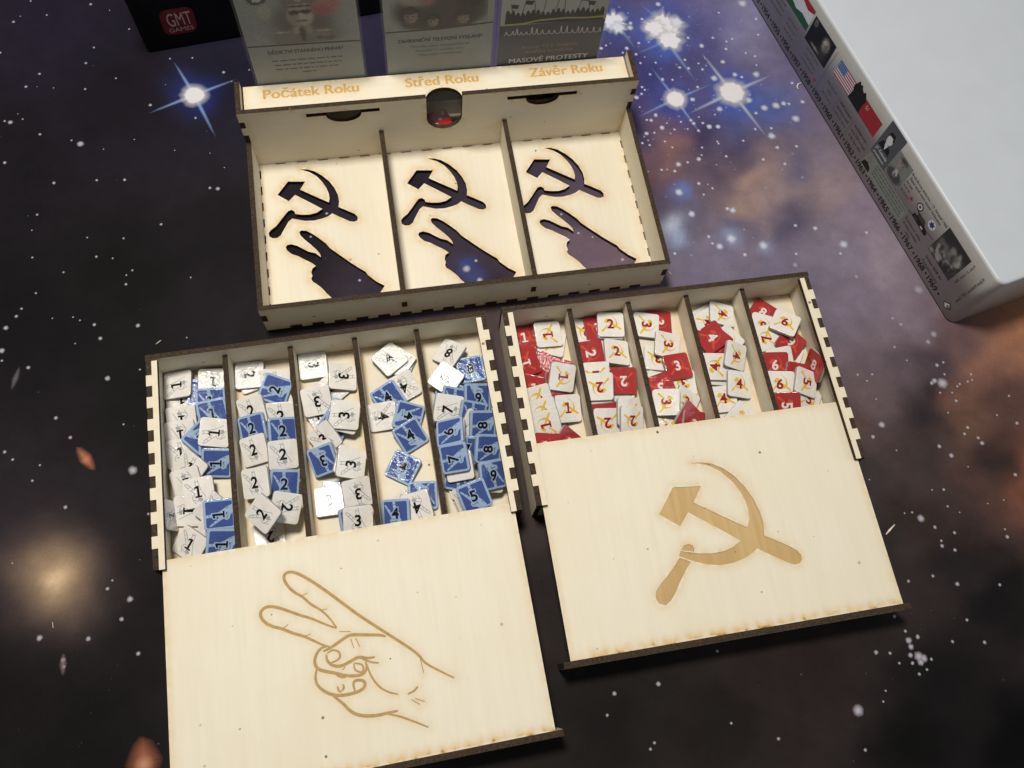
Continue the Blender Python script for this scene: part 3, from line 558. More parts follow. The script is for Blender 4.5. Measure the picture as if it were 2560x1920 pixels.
def card_box():
    W, D, H1, H2 = 212.3, 99.9, 23.1, 46.1
    k = froot('card_tray_box', 'three compartment plywood card tray with cut-out emblems and raised back holding upright cards', 'box', FRAME_K)
    ft = [12.0 + 11.4 * i for i in range(17)]
    # floor board: tabs through the front wall, shallow laser gaps along the other edges, six cut-outs
    o = [(T + .1, T)]
    for x in ft: o += [(x, T), (x, .06), (x + 6.0, .06), (x + 6.0, T)]
    o += [(W - T - .1, T)]
    for i in range(9):
        y = 6 + 10.3 * i; o += [(W - T - .1, y), (W - T - .75, y + .1), (W - T - .75, y + 5.2), (W - T - .1, y + 5.3)]
    o += [(W - T - .1, D)]
    for i in range(17): x = W - 8 - 11.7 * i; o += [(x, D), (x - .1, D - .6), (x - 5.5, D - .6), (x - 5.6, D)]
    o += [(T + .1, D)]
    for i in range(9):
        y = 96 - 10.3 * i; o += [(T + .1, y), (T + .75, y - .1), (T + .75, y - 5.2), (T + .1, y - 5.3)]
    cut = []
    for dx, dy in ((0, 0), (71.2, -.7), (138.9, -1.0)):
        cut += [[(x + dx, y + dy) for x, y in K_HS], [(x + dx, y + dy) for x, y in K_HAND]]
    sg = [s for l in cut for s in loop_segs(l)]
    plate('floor', [o] + cut, .05, T, 'z', [WY, BURNT], k, grid=1.7, scorch=[(sg, 2.4, .62)], edge=.4)
    # front wall
    o = [(0, 0)]
    for x in ft: o += [(x - .1, 0), (x - .1, T + .1), (x + 6.1, T + .1), (x + 6.1, 0)]
    o += [(W, 0), (W, 10.4), (W - T - .1, 10.4), (W - T - .1, 17.1), (W, 17.1), (W, H1), (0, H1), (0, 17.1), (T + .1, 17.1), (T + .1, 10.4), (0, 10.4)]
    holes = [rect(xc - 1.4, 8.9, xc + 1.4, 14.4) for xc in (71.8, 139.8)]
    plate('front_wall', [o] + holes, 0, T, 'y', [WX, BURNT], k, grid=3)
    # back wall of the tray with thumb notch and two slots
    arc = [(106.4 + 9.6 * math.cos(a), 30 + 9.7 * math.sin(a)) for a in np.linspace(math.pi, 2 * math.pi, 19)]
    o = [(T + .1, .1), (W - T - .1, .1), (W - T - .1, 29), (W, 29), (W, 34.8), (W - T - .1, 34.8), (W - T - .1, 39.5), (W, 39.5), (W, H2),
         (116.0, H2)] + arc[::-1] + [(96.8, H2), (0, H2), (0, 39.5), (T + .1, 39.5), (T + .1, 34.8), (0, 34.8), (0, 29), (T + .1, 29)]
    slots = []
    for xa, xb, xc in ((34.2, 72.2, 53.4), (140.3, 178.6, 159.6)):
        s = [(xa, 39.4), (xa, 41.9), (xb, 41.9), (xb, 39.4)]
        s += [(xc + 9.2 * math.cos(a), 39.4 + 6.1 * math.sin(a)) for a in np.linspace(0, -math.pi, 15)]
        slots.append(s)
    plate('back_wall', [o] + slots, D, D + T, 'y', [WX, BURNT], k, grid=2.5, scorch=[([s for l in slots for s in loop_segs(l)], 1.5, .3)])
    # stepped side walls with tabs
    for x0 in (0, W - T):
        o = [(T + .05, .1), (120.3, .1), (120.3, H2), (D + T + .1, H2), (D + T + .1, 39.4), (D + .15, 39.4), (D + .15, 34.9), (D + T + .1, 34.9), (D + T + .1, 28.9), (D + .15, 28.9),
             (D + .15, 23.3), (D - .1, 23.2), (T + .05, 23.2), (T + .05, 17.0), (.15, 17.0), (.15, 10.5), (T + .05, 10.5)]
        plate('side_wall', [o], x0, x0 + T, 'x', [WX, BURNT], k, grid=3)
    for xc in (71.8, 139.8):
        o = [(T + .05, T + .1), (D - .1, T + .1), (D - .1, 23.4), (T + .05, 23.0), (T + .05, 14.3), (.25, 14.3), (.25, 9.0), (T + .05, 9.0)]
        plate('divider', [o], xc - 1.3, xc + 1.3, 'x', [WX, BURNT], k, grid=3)
    # label board over the rear compartment, and its low rear wall
    arc = [(106.6 + 9.8 * math.cos(a), D + T + .2 + 7.6 * math.sin(a)) for a in np.linspace(math.pi, 0, 19)]
    o = [(3.4, D + T + .2)] + arc + [(208.9, D + T + .2), (208.9, 121.0), (3.4, 121.0)]
    ts = [((x0, y), (x1, y)) for x0, x1 in ((14, 62), (88, 126), (155, 195)) for y in (114.5, 117)]
    lb = plate('label_board', [o], 38.4, 41.0, 'z', [WX, BURNT], k, grid=1.6, scorch=[(ts, 3.4, .42)], edge=.5)
    for body, xa, xb in (('Počátek Roku', 13.6, 62.7), ('Střed Roku', 87.7, 126.6), ('Závěr Roku', 155.0, 195.3)):
        lettering('lettering', body, LETTER, lb, FLATZ(41.0), xa, 112.3, xb - xa, 5.7, 'L', .03, .03)
    plate('rear_wall', [rect(T + .1, .1, W - T - .1, 33.5)], 123.4, 126.0, 'y', [WX, BURNT], k, grid=4)
    plate('rear_floor', [rect(T + .1, D + T + .1, W - T - .1, 123.3)], .05, T, 'z', [WX, BURNT], k, grid=4)
    return k
KBOX = card_box()

DIVX = (35.6, 67.0, 98.5, 129.5)
TD, TH, TW = 102.9, 23.0, 165.0
tabs = [10.4 + 11.06 * i for i in range(8)]
def tray(f, label):
    k = froot('token_tray', label, 'tray', f, 'plywood token trays')
    plate('floor', [rect(T + .1, -TD + T + .1, TW - T - .1, -T - .1)], .05, T, 'z', [WX, BURNT], k, grid=4,
          scorch=[([((T, -T), (TW - T, -T))] + [((x, -T), (x, -TD)) for x in (T, TW - T)] + [((x + s, -T), (x + s, -TD)) for x in DIVX for s in (-1.5, 1.5)], 1.3, .55)])
    plate('back_wall', [rect(0, .1, TW, 23.4)], -T, 0, 'y', [WX, BURNT], k, grid=3)
    plate('front_wall', [rect(T + .1, .1, TW - T - .1, 17.3)], -TD, -TD + T, 'y', [WX, BURNT], k, grid=4)
    for x0 in (0, TW - T):
        o = [(-TD, .1), (-T - .05, .1), (-T - .05, 22.5)]
        for a in tabs: o += [(-a + .05, 22.5), (-a + .05, 20.35), (-a - 5.58, 20.35), (-a - 5.58, 22.5)]
        o += [(-TD + .3, 22.5), (-TD + .3, 20.35), (-TD, 20.35)]
        plate('side_wall', [o], x0, x0 + T, 'x', [WX, BURNT], k, grid=3)
    for sgn in (1, -1):
        m = (lambda x: x) if sgn == 1 else (lambda x: TW - x)
        o = [(5.3, -TD), (5.3, -T - .6), (2.7, -T - .6)]
        for a in tabs: o += [(2.7, -a), (.02, -a), (.02, -a - 5.5), (2.7, -a - 5.5)]
        o += [(2.7, -TD)]
        plate('lid_rail', [[(m(x), y) for x, y in o]], 20.4, TH, 'z', [WY, BURNT], k, grid=1.7, edge=.25)
    for x in DIVX:
        plate('divider', [rect(-TD + T + .1, T + .1, -T - .1, 17.3)], x - 1.3, x + 1.3, 'x', [WX, BURNT], k, grid=4)
    return k
TRAY_B = tray(FRAME_B, 'plywood tray of five compartments heaped with blue and white hand tokens')
TRAY_R = tray(FRAME_R, 'plywood tray of five compartments heaped with red and white hammer-and-sickle tokens')

STROKE = flat_mat('engraved_line', (184, 152, 102), .75, .2, .12, 500)
def lid(f, label, yb, yf, kind, skew):
    k = froot('sliding_lid', label, 'lid', f, 'pulled-out sliding lids')
    Z0, Z1 = 17.75, 20.3
    mpt = lambda x, y: (x + (y + 100) * skew, y)
    out = [mpt(3.3, yf), mpt(161.7, yf), mpt(161.7, yb), mpt(3.3, yb)]
    # heat stains where the lid's tabs meet the end board
    tb = []
    for i in range(14):
        x = 14 + 11.0 * i
        tb += [(mpt(x, yf + .2), mpt(x + 5.5, yf + .2)), (mpt(x, yf), mpt(x, yf + 1.2)), (mpt(x + 5.5, yf), mpt(x + 5.5, yf + 1.2))]
    if kind == 'sickle':
        sg = [s for l in LID_HS for s in loop_segs(l)]
        plate('board', [out], Z0, Z1 - .42, 'z', [WY, BURNT], k, grid=5)
        plate('face_veneer', [out] + [list(l) for l in LID_HS], Z1 - .41, Z1, 'z', [WY, STROKE], k, grid=1.7, scorch=[(sg, 2.2, .42), (tb, 1.7, .95)], edge=.42, sw=2.0)
        s = Sheet()
        for i, l in enumerate(LID_HS):
            c = np.mean(l, 0); s.poly([tuple(np.array(p) + (c - p) * -.0) for p in l], 0, -.395)
        s.build('engraved_emblem', [ENGRAVED], k, FLATZ(Z1))
    else:
        sg = [(l[i], l[i + 1]) for l in LID_HAND for i in range(len(l) - 1)]
        plate('board', [out], Z0, Z1, 'z', [WY, BURNT], k, grid=1.7, scorch=[(sg, 2.0, .34), (tb, 1.7, .95)], edge=.42, sw=2.0)
        s = Sheet()
        for i, l in enumerate(LID_HAND):
            s.ribbon(l, 1.35 if len(l) > 6 else .85, 0, .02 + .006 * i, .55)
        s.build('engraved_hand', [STROKE], k, FLATZ(Z1))
    o = [mpt(0, yf - .05), mpt(0, yf - 2.75), mpt(165, yf - 2.75), mpt(165, yf - .05)]
    plate('end_board', [rect(mpt(0, yf)[0], .2, mpt(165, yf)[0], 20.5)], yf - 2.75, yf - .05, 'y', [WX, BURNT], k, grid=4)
    return k
LID_B = lid(FRAME_B, 'plywood sliding lid engraved with an outlined hand showing two fingers', -98.5, -198.4, 'hand', 0.0)
LID_R = lid(FRAME_R, 'plywood sliding lid engraved with a solid tan hammer and sickle', -72.3, -172.6, 'sickle', 0.0)
# ------------------------------------------------------------------ tokens
HALF, TH_TOK = 7.05, 1.6
def token_body(name, mats):
    r = 1.55; loops = [(round_rect(-HALF, -HALF, HALF, HALF, r, 5), 0.0), (round_rect(-HALF, -HALF, HALF, HALF, r, 5), TH_TOK - .28),
                       (round_rect(-HALF + .09, -HALF + .09, HALF - .09, HALF - .09, r - .05, 5), TH_TOK - .08), (round_rect(-HALF + .3, -HALF + .3, HALF - .3, HALF - .3, r - .2, 5), TH_TOK)]
    V = []; Fs = []; M = []
    n = len(loops[0][0])
    for lp, z in loops: V += [(x * MM, y * MM, z * MM) for x, y in lp]
    for q in range(3):
        for i in range(n):
            j = (i + 1) % n
            Fs.append((q * n + i, q * n + j, (q + 1) * n + j, (q + 1) * n + i)); M.append(1 if q == 0 else 0)
    Fs.append(tuple(range(3 * n, 4 * n))); M.append(0)
    Fs.append(tuple(reversed(range(n)))); M.append(1)
    me = raw_mesh(name, V, Fs, M)
    for m in mats: me.materials.append(m)
    return me
BODY = {'W': token_body('token_white', [TK_WHITE, TK_SIDE]), 'B': token_body('token_blue', [TK_BLUEB, TK_SIDEB]), 'R': token_body('token_red', [TK_RED, TK_SIDE])}
BODY['V'] = token_body('token_white_b', [TK_WHITE, TK_SIDE])

def mesh_of(sheet, name, mats):
    me = raw_mesh(name, [(x * MM, y * MM, (TH_TOK + w) * MM) for x, y, w in sheet.v], sheet.f, sheet.m)
    for m in mats: me.materials.append(m)
    return me
H = HALF
def hp(pts): return [(x * H, -y * H) for x, y in pts]
HAND_LINES = [[(-.25, .1), (-.56, -.28), (-.82, -.55), (-.84, -.63), (-.76, -.67), (-.68, -.63), (-.48, -.45), (-.22, -.15)], [(-.63, -.36), (-.53, -.46)], [(-.46, -.16), (-.37, -.28)],
    [(-.19, -.82), (-.1, -.3)], [(0, -.86), (.11, -.3), (.23, .02), (.45, .42)], [(-.17, -.68), (.02, -.72)], [(-.25, .1), (-.4, .2), (-.46, .38), (-.4, .5), (-.25, .73)], [(-.42, .45), (-.2, .52), (-.05, .62)],
    [(-.35, .3), (-.15, .3), (.05, .42)], [(.45, .42), (.52, .56)], [(.05, .6), (.12, .75)]]
s = Sheet()
for i, l in enumerate(HAND_LINES): s.ribbon(hp(l), .30, 0, .02 + .002 * i)
s.poly(hp([(-.1, .42), (.05, .36), (.2, .4), (.24, .55), (.08, .62), (-.06, .56)]), 0, .018)
ART_W = mesh_of(s, 'hand_line_art', [TK_GREYL])
s = Sheet(); s.poly(round_rect(-.84 * H, -.84 * H, .84 * H, .84 * H, .7, 4), 0, .015)
PANEL_B = mesh_of(s, 'blue_panel', [TK_BLUE])
s = Sheet()
s.poly(hp([(-.80, -.60), (-.73, -.66), (-.22, -.02), (-.15, -.12), (-.20, -.838), (-.01, -.838), (.06, -.25), (.2, .08), (.45, .48), (.60, .838), (.04, .838), (-.1, .7), (-.35, .62), (-.43, .42), (-.32, .26), (-.38, .12)]), 0, .03)
for i, l in enumerate([[(-.62, -.34), (-.52, -.42)], [(-.44, -.12), (-.34, -.22)], [(-.17, -.62), (.0, -.65)], [(-.14, -.38), (.03, -.4)], [(-.38, .3), (-.15, .33), (.02, .28)], [(-.36, .48), (-.1, .5), (.1, .44)], [(-.05, .34), (.1, .55)], [(.36, .42), (.42, .6)]]):
    s.ribbon(hp(l), .22, 1, .04 + .002 * i)
ART_B = mesh_of(s, 'hand_art', [TK_BLUEB, TK_NAVY])
A0 = np.array([p for l in LID_HS for p in l]); cx, cy = (A0.max(0) + A0.min(0)) / 2
sc_hs = .76 * 2 * H / (A0[:, 0].max() - A0[:, 0].min())
def hs_sheet():
    q = Sheet()
    for i, l in enumerate(LID_HS): q.poly([((x - cx) * sc_hs + .2, (y - cy) * sc_hs + .3) for x, y in l], 0, .02 + .003 * i)
    return q
ART_R = mesh_of(hs_sheet(), 'sickle_art_red', [TK_ORANGE]); ART_Y = mesh_of(hs_sheet(), 'sickle_art_yellow', [TK_YELLOW])

def digit_geo(d, off):
    if d == 1:
        cu = bpy.data.curves.new('one', 'CURVE'); cu.dimensions = '2D'; cu.fill_mode = 'FRONT'; cu.offset = off
        P = [(-.27, -.5), (.29, -.5), (.29, -.36), (.1, -.36), (.1, .5), (-.05, .5), (-.29, .4), (-.29, .25), (-.09, .3), (-.09, -.36), (-.27, -.36)]
        sp = cu.splines.new('POLY'); sp.points.add(len(P) - 1)
        for p, c in zip(sp.points, P): p.co = (c[0], c[1], 0, 1)
        sp.use_cyclic_u = True
        ob = bpy.data.objects.new('one', cu); COL.objects.link(ob)
        me = bpy.data.meshes.new_from_object(ob.evaluated_get(bpy.context.evaluated_depsgraph_get()))
        V = np.array([v.co[:2] for v in me.vertices]); Fs = [tuple(p.vertices) for p in me.polygons]
        bpy.data.objects.remove(ob); bpy.data.curves.remove(cu); bpy.data.meshes.remove(me)
        return V, Fs
    V0, _ = glyphs(str(d), .03)
    V, Fs = glyphs(str(d), .03 + off * CAPH)
    c = (V0.max(0) + V0.min(0)) / 2; h = np.ptp(V0[:, 1])
    return (V - c) / h, Fs
def digit_mesh(d, mat, halo=None):
    hgt = 5.5; V = []; Fs = []; M = []
    for off, lift, mi in (([(.085, .06, 1)] if halo else []) + [(0.0, .075, 0)]):
        G, F2 = digit_geo(d, off); b = len(V)
        V += [((x * hgt - .2) * MM, (y * hgt + .35) * MM, (TH_TOK + lift) * MM) for x, y in G]
        Fs += [tuple(b + i for i in f) for f in F2]; M += [mi] * len(F2)
    me = raw_mesh('numeral_%d' % d, V, Fs, M)
    me.materials.append(mat)
    if halo: me.materials.append(halo)
    return me
DIG = {}
for d in range(1, 10):
    DIG['W', d] = digit_mesh(d, TK_BLACK); DIG['B', d] = digit_mesh(d, TK_BLACK, TK_BLUEB)
    DIG['Y', d] = digit_mesh(d, TK_DIGR); DIG['R', d] = digit_mesh(d, TK_DIGW)

WORD = ['ones', 'twos', 'threes', 'fours', 'mixed numbers']
def make_token(kind, d, M4, tray_name, comp, local_ang, extra=None, state=''):
    o = bpy.data.objects.new({'W': 'white_token', 'V': 'white_token', 'B': 'blue_token', 'R': 'red_token'}[kind], BODY[kind]); COL.objects.link(o)
    o.matrix_world = M4
    def child(name, me):
        c = bpy.data.objects.new(name, me); COL.objects.link(c); c.parent = o
    if kind == 'W': child('hand_drawing', ART_W); child('numeral', DIG['W', d]); col = 'white token with black'
    if kind == 'B': child('blue_panel', PANEL_B); child('hand_drawing', ART_B); child('numeral', DIG['B', d]); col = 'blue token with black'
    if kind == 'V': child('hammer_and_sickle', ART_Y); child('numeral', DIG['Y', d]); col = 'white token with red'
    if kind == 'R': child('hammer_and_sickle', ART_R); child('numeral', DIG['R', d]); col = 'red token with white'
    a = (math.degrees(local_ang) + 360) % 360
    way = ['higher numbers', 'back wall', 'lower numbers', 'lid'][int(((a + 45) % 360) // 90)]
    cname = {'W': 'white', 'V': 'white', 'B': 'blue', 'R': 'red'}[kind]
    where = 'in %s tray %s' % (tray_name, WORD[comp]) if comp < 4 else 'in %s mixed compartment' % tray_name
    if extra: lab = '%s %d, %s' % (col, d, extra)
    else: lab = '%s token marked %d, top towards %s, %s, %s' % (cname, d, way, state, where)
    tag(o, lab, 'token', '%s tokens in the %s compartment of %s' % (cname, tray_name, WORD[comp]))
    return o

def heap(frame, comp, rows, tray_name, red):
    lid_y = -72.3 if red else -98.5
    xs = [T] + list(DIVX) + [TW - T]
    x0 = xs[comp] + (0 if comp == 0 else 1.3) + .15; x1 = xs[comp + 1] - (0 if comp == 4 else 1.3) - .15
    y0, y1 = -TD + T + .2, -T - .2
    st = .4; nx = int((x1 - x0) / st) + 1; ny = int((y1 - y0) / st) + 1
    hm = np.full((nx, ny), T + .04)
    GX, GY = np.meshgrid(x0 + np.arange(nx) * st, y0 + np.arange(ny) * st, indexing='ij')
    q = np.linspace(-1, 1, 13) * (HALF - .1)
    SX, SY = np.meshgrid(q, q, indexing='ij')
    slopes = np.linspace(-.48, .48, 25); SA, SB = np.meshgrid(slopes, slopes, indexing='ij'); SA = SA.ravel(); SB = SB.ravel()
    placed = []
    for code, px, py, rot in rows:
        kind, d = code[0], int(code[1])
        if red and kind == 'W': kind = 'V'
        z = 6.0; sx_, sy_ = 0.0, 0.0
        for it in range(12):
            c3 = atz(px, py, z * MM); a = math.radians(rot)
            p2 = atz(px + 12 * math.sin(a), py - 12 * math.cos(a), z * MM)
            l = to_local(c3, frame); l2 = to_local(p2, frame); ang = math.atan2(l2[1] - l[1], l2[0] - l[0])
            e = HALF * (abs(math.cos(ang)) + abs(math.sin(ang))) * .975
            cx_ = min(max(l[0], x0 + e), x1 - e) if x1 - x0 > 2 * e else (x0 + x1) / 2
            cy_ = min(max(l[1] + sy_, y0 + e), y1 - e)
            # local y axis of the token = numeral's up
            ux, uy = math.cos(ang), math.sin(ang); rx, ry = uy, -ux
            X = cx_ + SX * rx + SY * ux; Y = cy_ + SX * ry + SY * uy
            ix = np.clip(np.rint((X - x0) / st).astype(int), 0, nx - 1); iy = np.clip(np.rint((Y - y0) / st).astype(int), 0, ny - 1)
            hh = hm[ix, iy].ravel(); dx = (X - cx_).ravel(); dy = (Y - cy_).ravel()
            C = (hh[None, :] - SA[:, None] * dx[None, :] - SB[:, None] * dy[None, :]).max(1)
            cost = C + .30 * np.hypot(SA, SB)
            under = (Y - HALF * .1 < lid_y + 1.0).ravel()
            if under.any():                                  # keep clear of the lid above
                hi = (C[:, None] + SA[:, None] * dx[None, under] + SB[:, None] * dy[None, under]).max(1) + TH_TOK * 1.1
                cost = cost + 50 * np.maximum(0, hi - 17.3)
            best = np.argmin(cost)
            ca, cb, cc = SA[best], SB[best], C[best] + .05
            z = cc + TH_TOK
            if cost[best] > 40: sy_ -= .8                     # slide further under the lid until it fits
            elif it >= 3: break
        if cost[best] > 40: continue
        nrm = Vector((-ca, -cb, 1)).normalized()
        yv = Vector((ux, uy, ca * ux + cb * uy)); yv = (yv - nrm * yv.dot(nrm)).normalized(); xv = yv.cross(nrm)
        Rl = Matrix((xv, yv, nrm)).transposed().to_4x4()
        fr = Matrix.Translation((frame[0], frame[1], 0)) @ Matrix.Rotation(frame[2], 4, 'Z')
        M4 = fr @ Matrix.Translation((cx_ * MM, cy_ * MM, cc * MM)) @ Rl
        placed.append([kind, d, M4, ang, cx_, cy_, math.hypot(ca, cb), (rx, ry, ux, uy)])
        # raise the height field
        dX = GX - cx_; dY = GY - cy_
        inx = np.abs(dX * rx + dY * ry) <= HALF + .15; iny = np.abs(dX * ux + dY * uy) <= HALF + .15
        m = inx & iny
        top = cc + ca * dX + cb * dY + TH_TOK * math.sqrt(1 + ca * ca + cb * cb) + .03
        hm[m] = np.maximum(hm[m], top[m])
    for i, (kind, d, M4, ang, x, y, tl, ax) in enumerate(placed):
        cov = None
        for k2, d2, m2, a2, xx, yy, t2, ax2 in placed[i + 1:]:
            hit = 0
            for u in (-.8, -.4, 0, .4, .8):
                for v in (-.8, -.4, 0, .4, .8):
                    wx = x + HALF * (u * ax[0] + v * ax[2]) - xx; wy = y + HALF * (u * ax[1] + v * ax[3]) - yy
                    hit += abs(wx * ax2[0] + wy * ax2[1]) < HALF and abs(wx * ax2[2] + wy * ax2[3]) < HALF
            if hit >= 3: cov = {'W': 'white', 'V': 'white', 'B': 'blue', 'R': 'red'}[k2]
        if y - HALF < lid_y: state = 'partly under lid'
        elif cov: state = 'partly under %s token' % cov
        else: state = 'tilted and uncovered' if tl > .1 else 'flat and uncovered'
        make_token(kind, d, M4, tray_name, comp, ang, None, state)
    return hm
for key, rows in TOKENS.items():
    red = key[0] == 'R'
    heap(FRAME_R if red else FRAME_B, int(key[1]), rows, 'sickle' if red else 'hand', red)

def leaning(frame, kind, d, x_foot, y, z_foot, side, lean, spin, comp, tname, extra):
    """token standing on edge against a side wall (side=-1 left wall, +1 right wall)"""
    nrm = Vector((-side * math.sin(lean), 0, math.cos(lean)))
    up = Vector((side * math.cos(lean), 0, math.sin(lean)))      # up the slope, towards the wall
    ac = up.cross(nrm)
    yv = up * math.cos(spin) + ac * math.sin(spin); xv = yv.cross(nrm)
    e = HALF * (abs(math.cos(spin)) + abs(math.sin(spin))) * .93
    c = Vector((x_foot, y, z_foot)) + up * e
    Rl = Matrix((xv, yv, nrm)).transposed().to_4x4()
    fr = Matrix.Translation((frame[0], frame[1], 0)) @ Matrix.Rotation(frame[2], 4, 'Z')
    make_token(kind, d, fr @ Matrix.Translation(c * MM) @ Rl, tname, comp, 0, extra)
lb = to_local(atz(424, 1290, .009), FRAME_B)
leaning(FRAME_B, 'W', 1, T + 1.95, lb[1], T + .3, -1, math.radians(83.5), math.radians(-4), 0, 'hand', 'standing on edge against the hand tray side wall')
lb = to_local(atz(2037, 917, .010), FRAME_R)
leaning(FRAME_R, 'R', 8, TW - T - 4.2, lb[1], T + .4, 1, math.radians(78), math.radians(-38), 4, 'sickle', 'standing on edge against the sickle tray side wall')
# ------------------------------------------------------------------ upright cards behind the card tray
CARD_GREY = flat_mat('card_grey_green', (148, 154, 150), .5, .4, .04)
CARD_GREY2 = flat_mat('card_pale_grey', (170, 174, 170), .5, .4, .04)
CARD_NAVY = flat_mat('card_navy', (26, 34, 58), .4, .5, .06)
INK = flat_mat('ink_black', (26, 26, 26), .6, .3)
INK_B = flat_mat('ink_brown', (84, 72, 56), .6, .3)
INK_G = flat_mat('ink_grey', (96, 98, 96), .6, .3)
INK_L = flat_mat('ink_light', (206, 208, 204), .6, .3)
INK_Y = flat_mat('ink_yellow', (176, 172, 92), .6, .3)
INK_R = flat_mat('ink_red', (150, 62, 66), .6, .3)
INK_P = flat_mat('ink_pink', (176, 120, 118), .6, .3)
INK_M = flat_mat('ink_mid_grey', (130, 126, 116), .6, .3)
INK_D = flat_mat('ink_dark_grey', (66, 62, 58), .6, .3)
SLEEVE = None
def clear_mat():
    m, nt, b = new_mat('clear_film')
    b.inputs['Base Color'].default_value = (.95, .95, .97, 1); b.inputs['Roughness'].default_value = .12
    b.inputs['Alpha'].default_value = .035; b.inputs['Specular IOR Level'].default_value = .6
    n = noise(nt, coords(nt, (120, 120, 120)), 1.0, 3); bump(nt, b, n, .5, .002)
    return m
FILM = clear_mat()

PIC = None
def soft_picture(name, parent, fn, x0, x1, y0, y1, base, blobs, step=.42, lift=.05, grain=.10):
    """printed half-tone picture: a fine grid of ink colours built from soft ellipses"""
    global PIC
    if PIC is None:
        PIC, nt, b = new_mat('halftone_print'); a = N(nt, 'ShaderNodeAttribute', attribute_name='ink')
        nt.links.new(a.outputs['Color'], b.inputs['Base Color']); b.inputs['Roughness'].default_value = .5; b.inputs['Specular IOR Level'].default_value = .35
    nx = max(4, int((x1 - x0) / step)); ny = max(4, int((y1 - y0) / step))
    X, Y = np.meshgrid(np.linspace(x0, x1, nx), np.linspace(y0, y1, ny))
    C = np.ones((X.size, 3)) * np.array(lin(*base)); xr, yr = X.ravel(), Y.ravel()
    wob = .25 * np.sin(xr * 1.7 + yr * 2.3) + .2 * np.sin(xr * 3.1 - yr * 2.6)
    for cx_, cy_, rx, ry, rgb, al, hard in blobs:
        d = np.hypot((xr + wob - cx_) / rx, (yr + wob * .7 - cy_) / ry)
        g = (al / (1 + np.maximum(d, 1e-6) ** (4 * hard)))[:, None]
        C = C * (1 - g) + g * np.array(lin(*rgb))
    g_ = np.random.RandomState(len(blobs)).normal(0, grain, len(C)); C = np.clip(C * (1 + g_[:, None]), 0, 1)
    me = raw_mesh(name, [tuple(c * MM for c in fn(a, b, lift)) for a, b in zip(xr, yr)], [(j * nx + i, j * nx + i + 1, (j + 1) * nx + i + 1, (j + 1) * nx + i) for j in range(ny - 1) for i in range(nx - 1)])
    at = me.color_attributes.new('ink', 'FLOAT_COLOR', 'POINT'); at.data.foreach_set('color', np.concatenate([C, np.ones((len(C), 1))], 1).ravel())
    return mesh_obj(name, me, PIC, parent)
YC = 122.2
CFN = lambda x, y, w: (x, YC - .2 - w, y)
def card(x0, x1, z0, z1, mat, label):
    k = froot('standing_card', label, 'card', FRAME_K, 'cards standing behind the label board')
    k.location = to_world((x0 + x1) / 2, YC, z0, FRAME_K)
    def fix(o): o.matrix_parent_inverse = Matrix.Identity(4); o.location = (-(x0 + x1) / 2 * MM, -YC * MM, -z0 * MM); return o
    fix(mesh_obj('card_stock', box_mesh('card_stock', x0, x1, YC - .2, YC + .2, z0, z1), mat, k))
    fix(mesh_obj('sleeve', box_mesh('sleeve', x0 - 1.2, x1 + 1.2, YC - .62, YC - .58, z0 - .5, z1 + 2), FILM, k))
    return k, fix
ZB = 16.0
def words(s, x0, x1, z, h, r):
    x = x0
    while x < x1 - 1:
        w = min(1.2 + 3.4 * r.random(), x1 - x); s.poly(rect(x, z, x + w, z + h), 0, .06); x += w + .7
# card with an officer's portrait
k, fx = card(11.4, 67.0, ZB, ZB + 88, CARD_GREY, 'grey card with a portrait in cap and dark glasses above a black title')
fx(soft_picture('portrait_print', k, CFN, 13, 65.5, 68.2, 101, (148, 154, 150), [
    (41, 82, 15, 12, (70, 68, 64), .85, 1.6), (42, 73, 15, 7, (84, 82, 76), .6, 2), (52, 92, 7, 7, (168, 96, 96), .85, 2), (50, 88, 5, 2.5, (150, 70, 74), .6, 2),
    (40, 71, 14.5, 6.5, (112, 108, 98), .9, 3), (31, 72, 5, 5, (128, 124, 112), .6, 2), (48.5, 72.5, 5, 4, (132, 126, 114), .6, 2), (40.3, 79, 4.6, 3.2, (96, 92, 84), .8, 2), (40, 85.6, 6.3, 7.4, (158, 152, 140), .97, 4),
    (36.5, 83.5, 2.4, 5, (120, 114, 104), .5, 1.6), (43.2, 84.5, 2, 3, (182, 176, 164), .6, 1.6), (40.5, 85.2, 1.0, 1.7, (188, 182, 170), .6, 1.6), (40.4, 82.3, 2.8, .55, (78, 72, 66), .85, 2), (40.2, 80.4, 2.2, .7, (170, 164, 152), .4, 1.6),
    (37.4, 87.6, 2.4, 1.4, (38, 36, 34), .95, 3), (43.1, 87.8, 2.4, 1.4, (38, 36, 34), .95, 3), (40.2, 88.2, 5.4, .6, (46, 44, 42), .9, 2.5), (40.2, 94.2, 8.2, 3.6, (112, 106, 96), .95, 4), (40, 97, 9.4, 2.4, (128, 122, 110), .9, 3),
    (40.2, 91.6, 6.6, .75, (66, 60, 54), .9, 3), (40.2, 92.3, 6.4, .3, (190, 186, 174), .7, 2), (40.4, 95.4, 1.5, 1.5, (176, 168, 140), .7, 2), (39.6, 74, 1.3, 5, (58, 56, 52), .85, 2.4), (36.6, 76.4, 1.6, 2.4, (166, 162, 150), .6, 2), (43, 76.4, 1.6, 2.4, (166, 162, 150), .6, 2),
    (29.5, 75.6, 3.4, .5, (186, 182, 168), .7, 2), (50.6, 75.4, 3.2, .5, (186, 182, 168), .7, 2), (47.5, 71, 1.6, 1.2, (60, 58, 54), .7, 2), (52, 70.6, 3, 1.2, (64, 62, 58), .5, 2),
    (21.5, 96.6, 4.4, 3.2, (44, 44, 42), .95, 5), (21.6, 97.4, 2.4, 2.2, (190, 190, 180), .95, 5), (24, 89.4, 3.0, 5.0, (166, 168, 146), .7, 3)]))
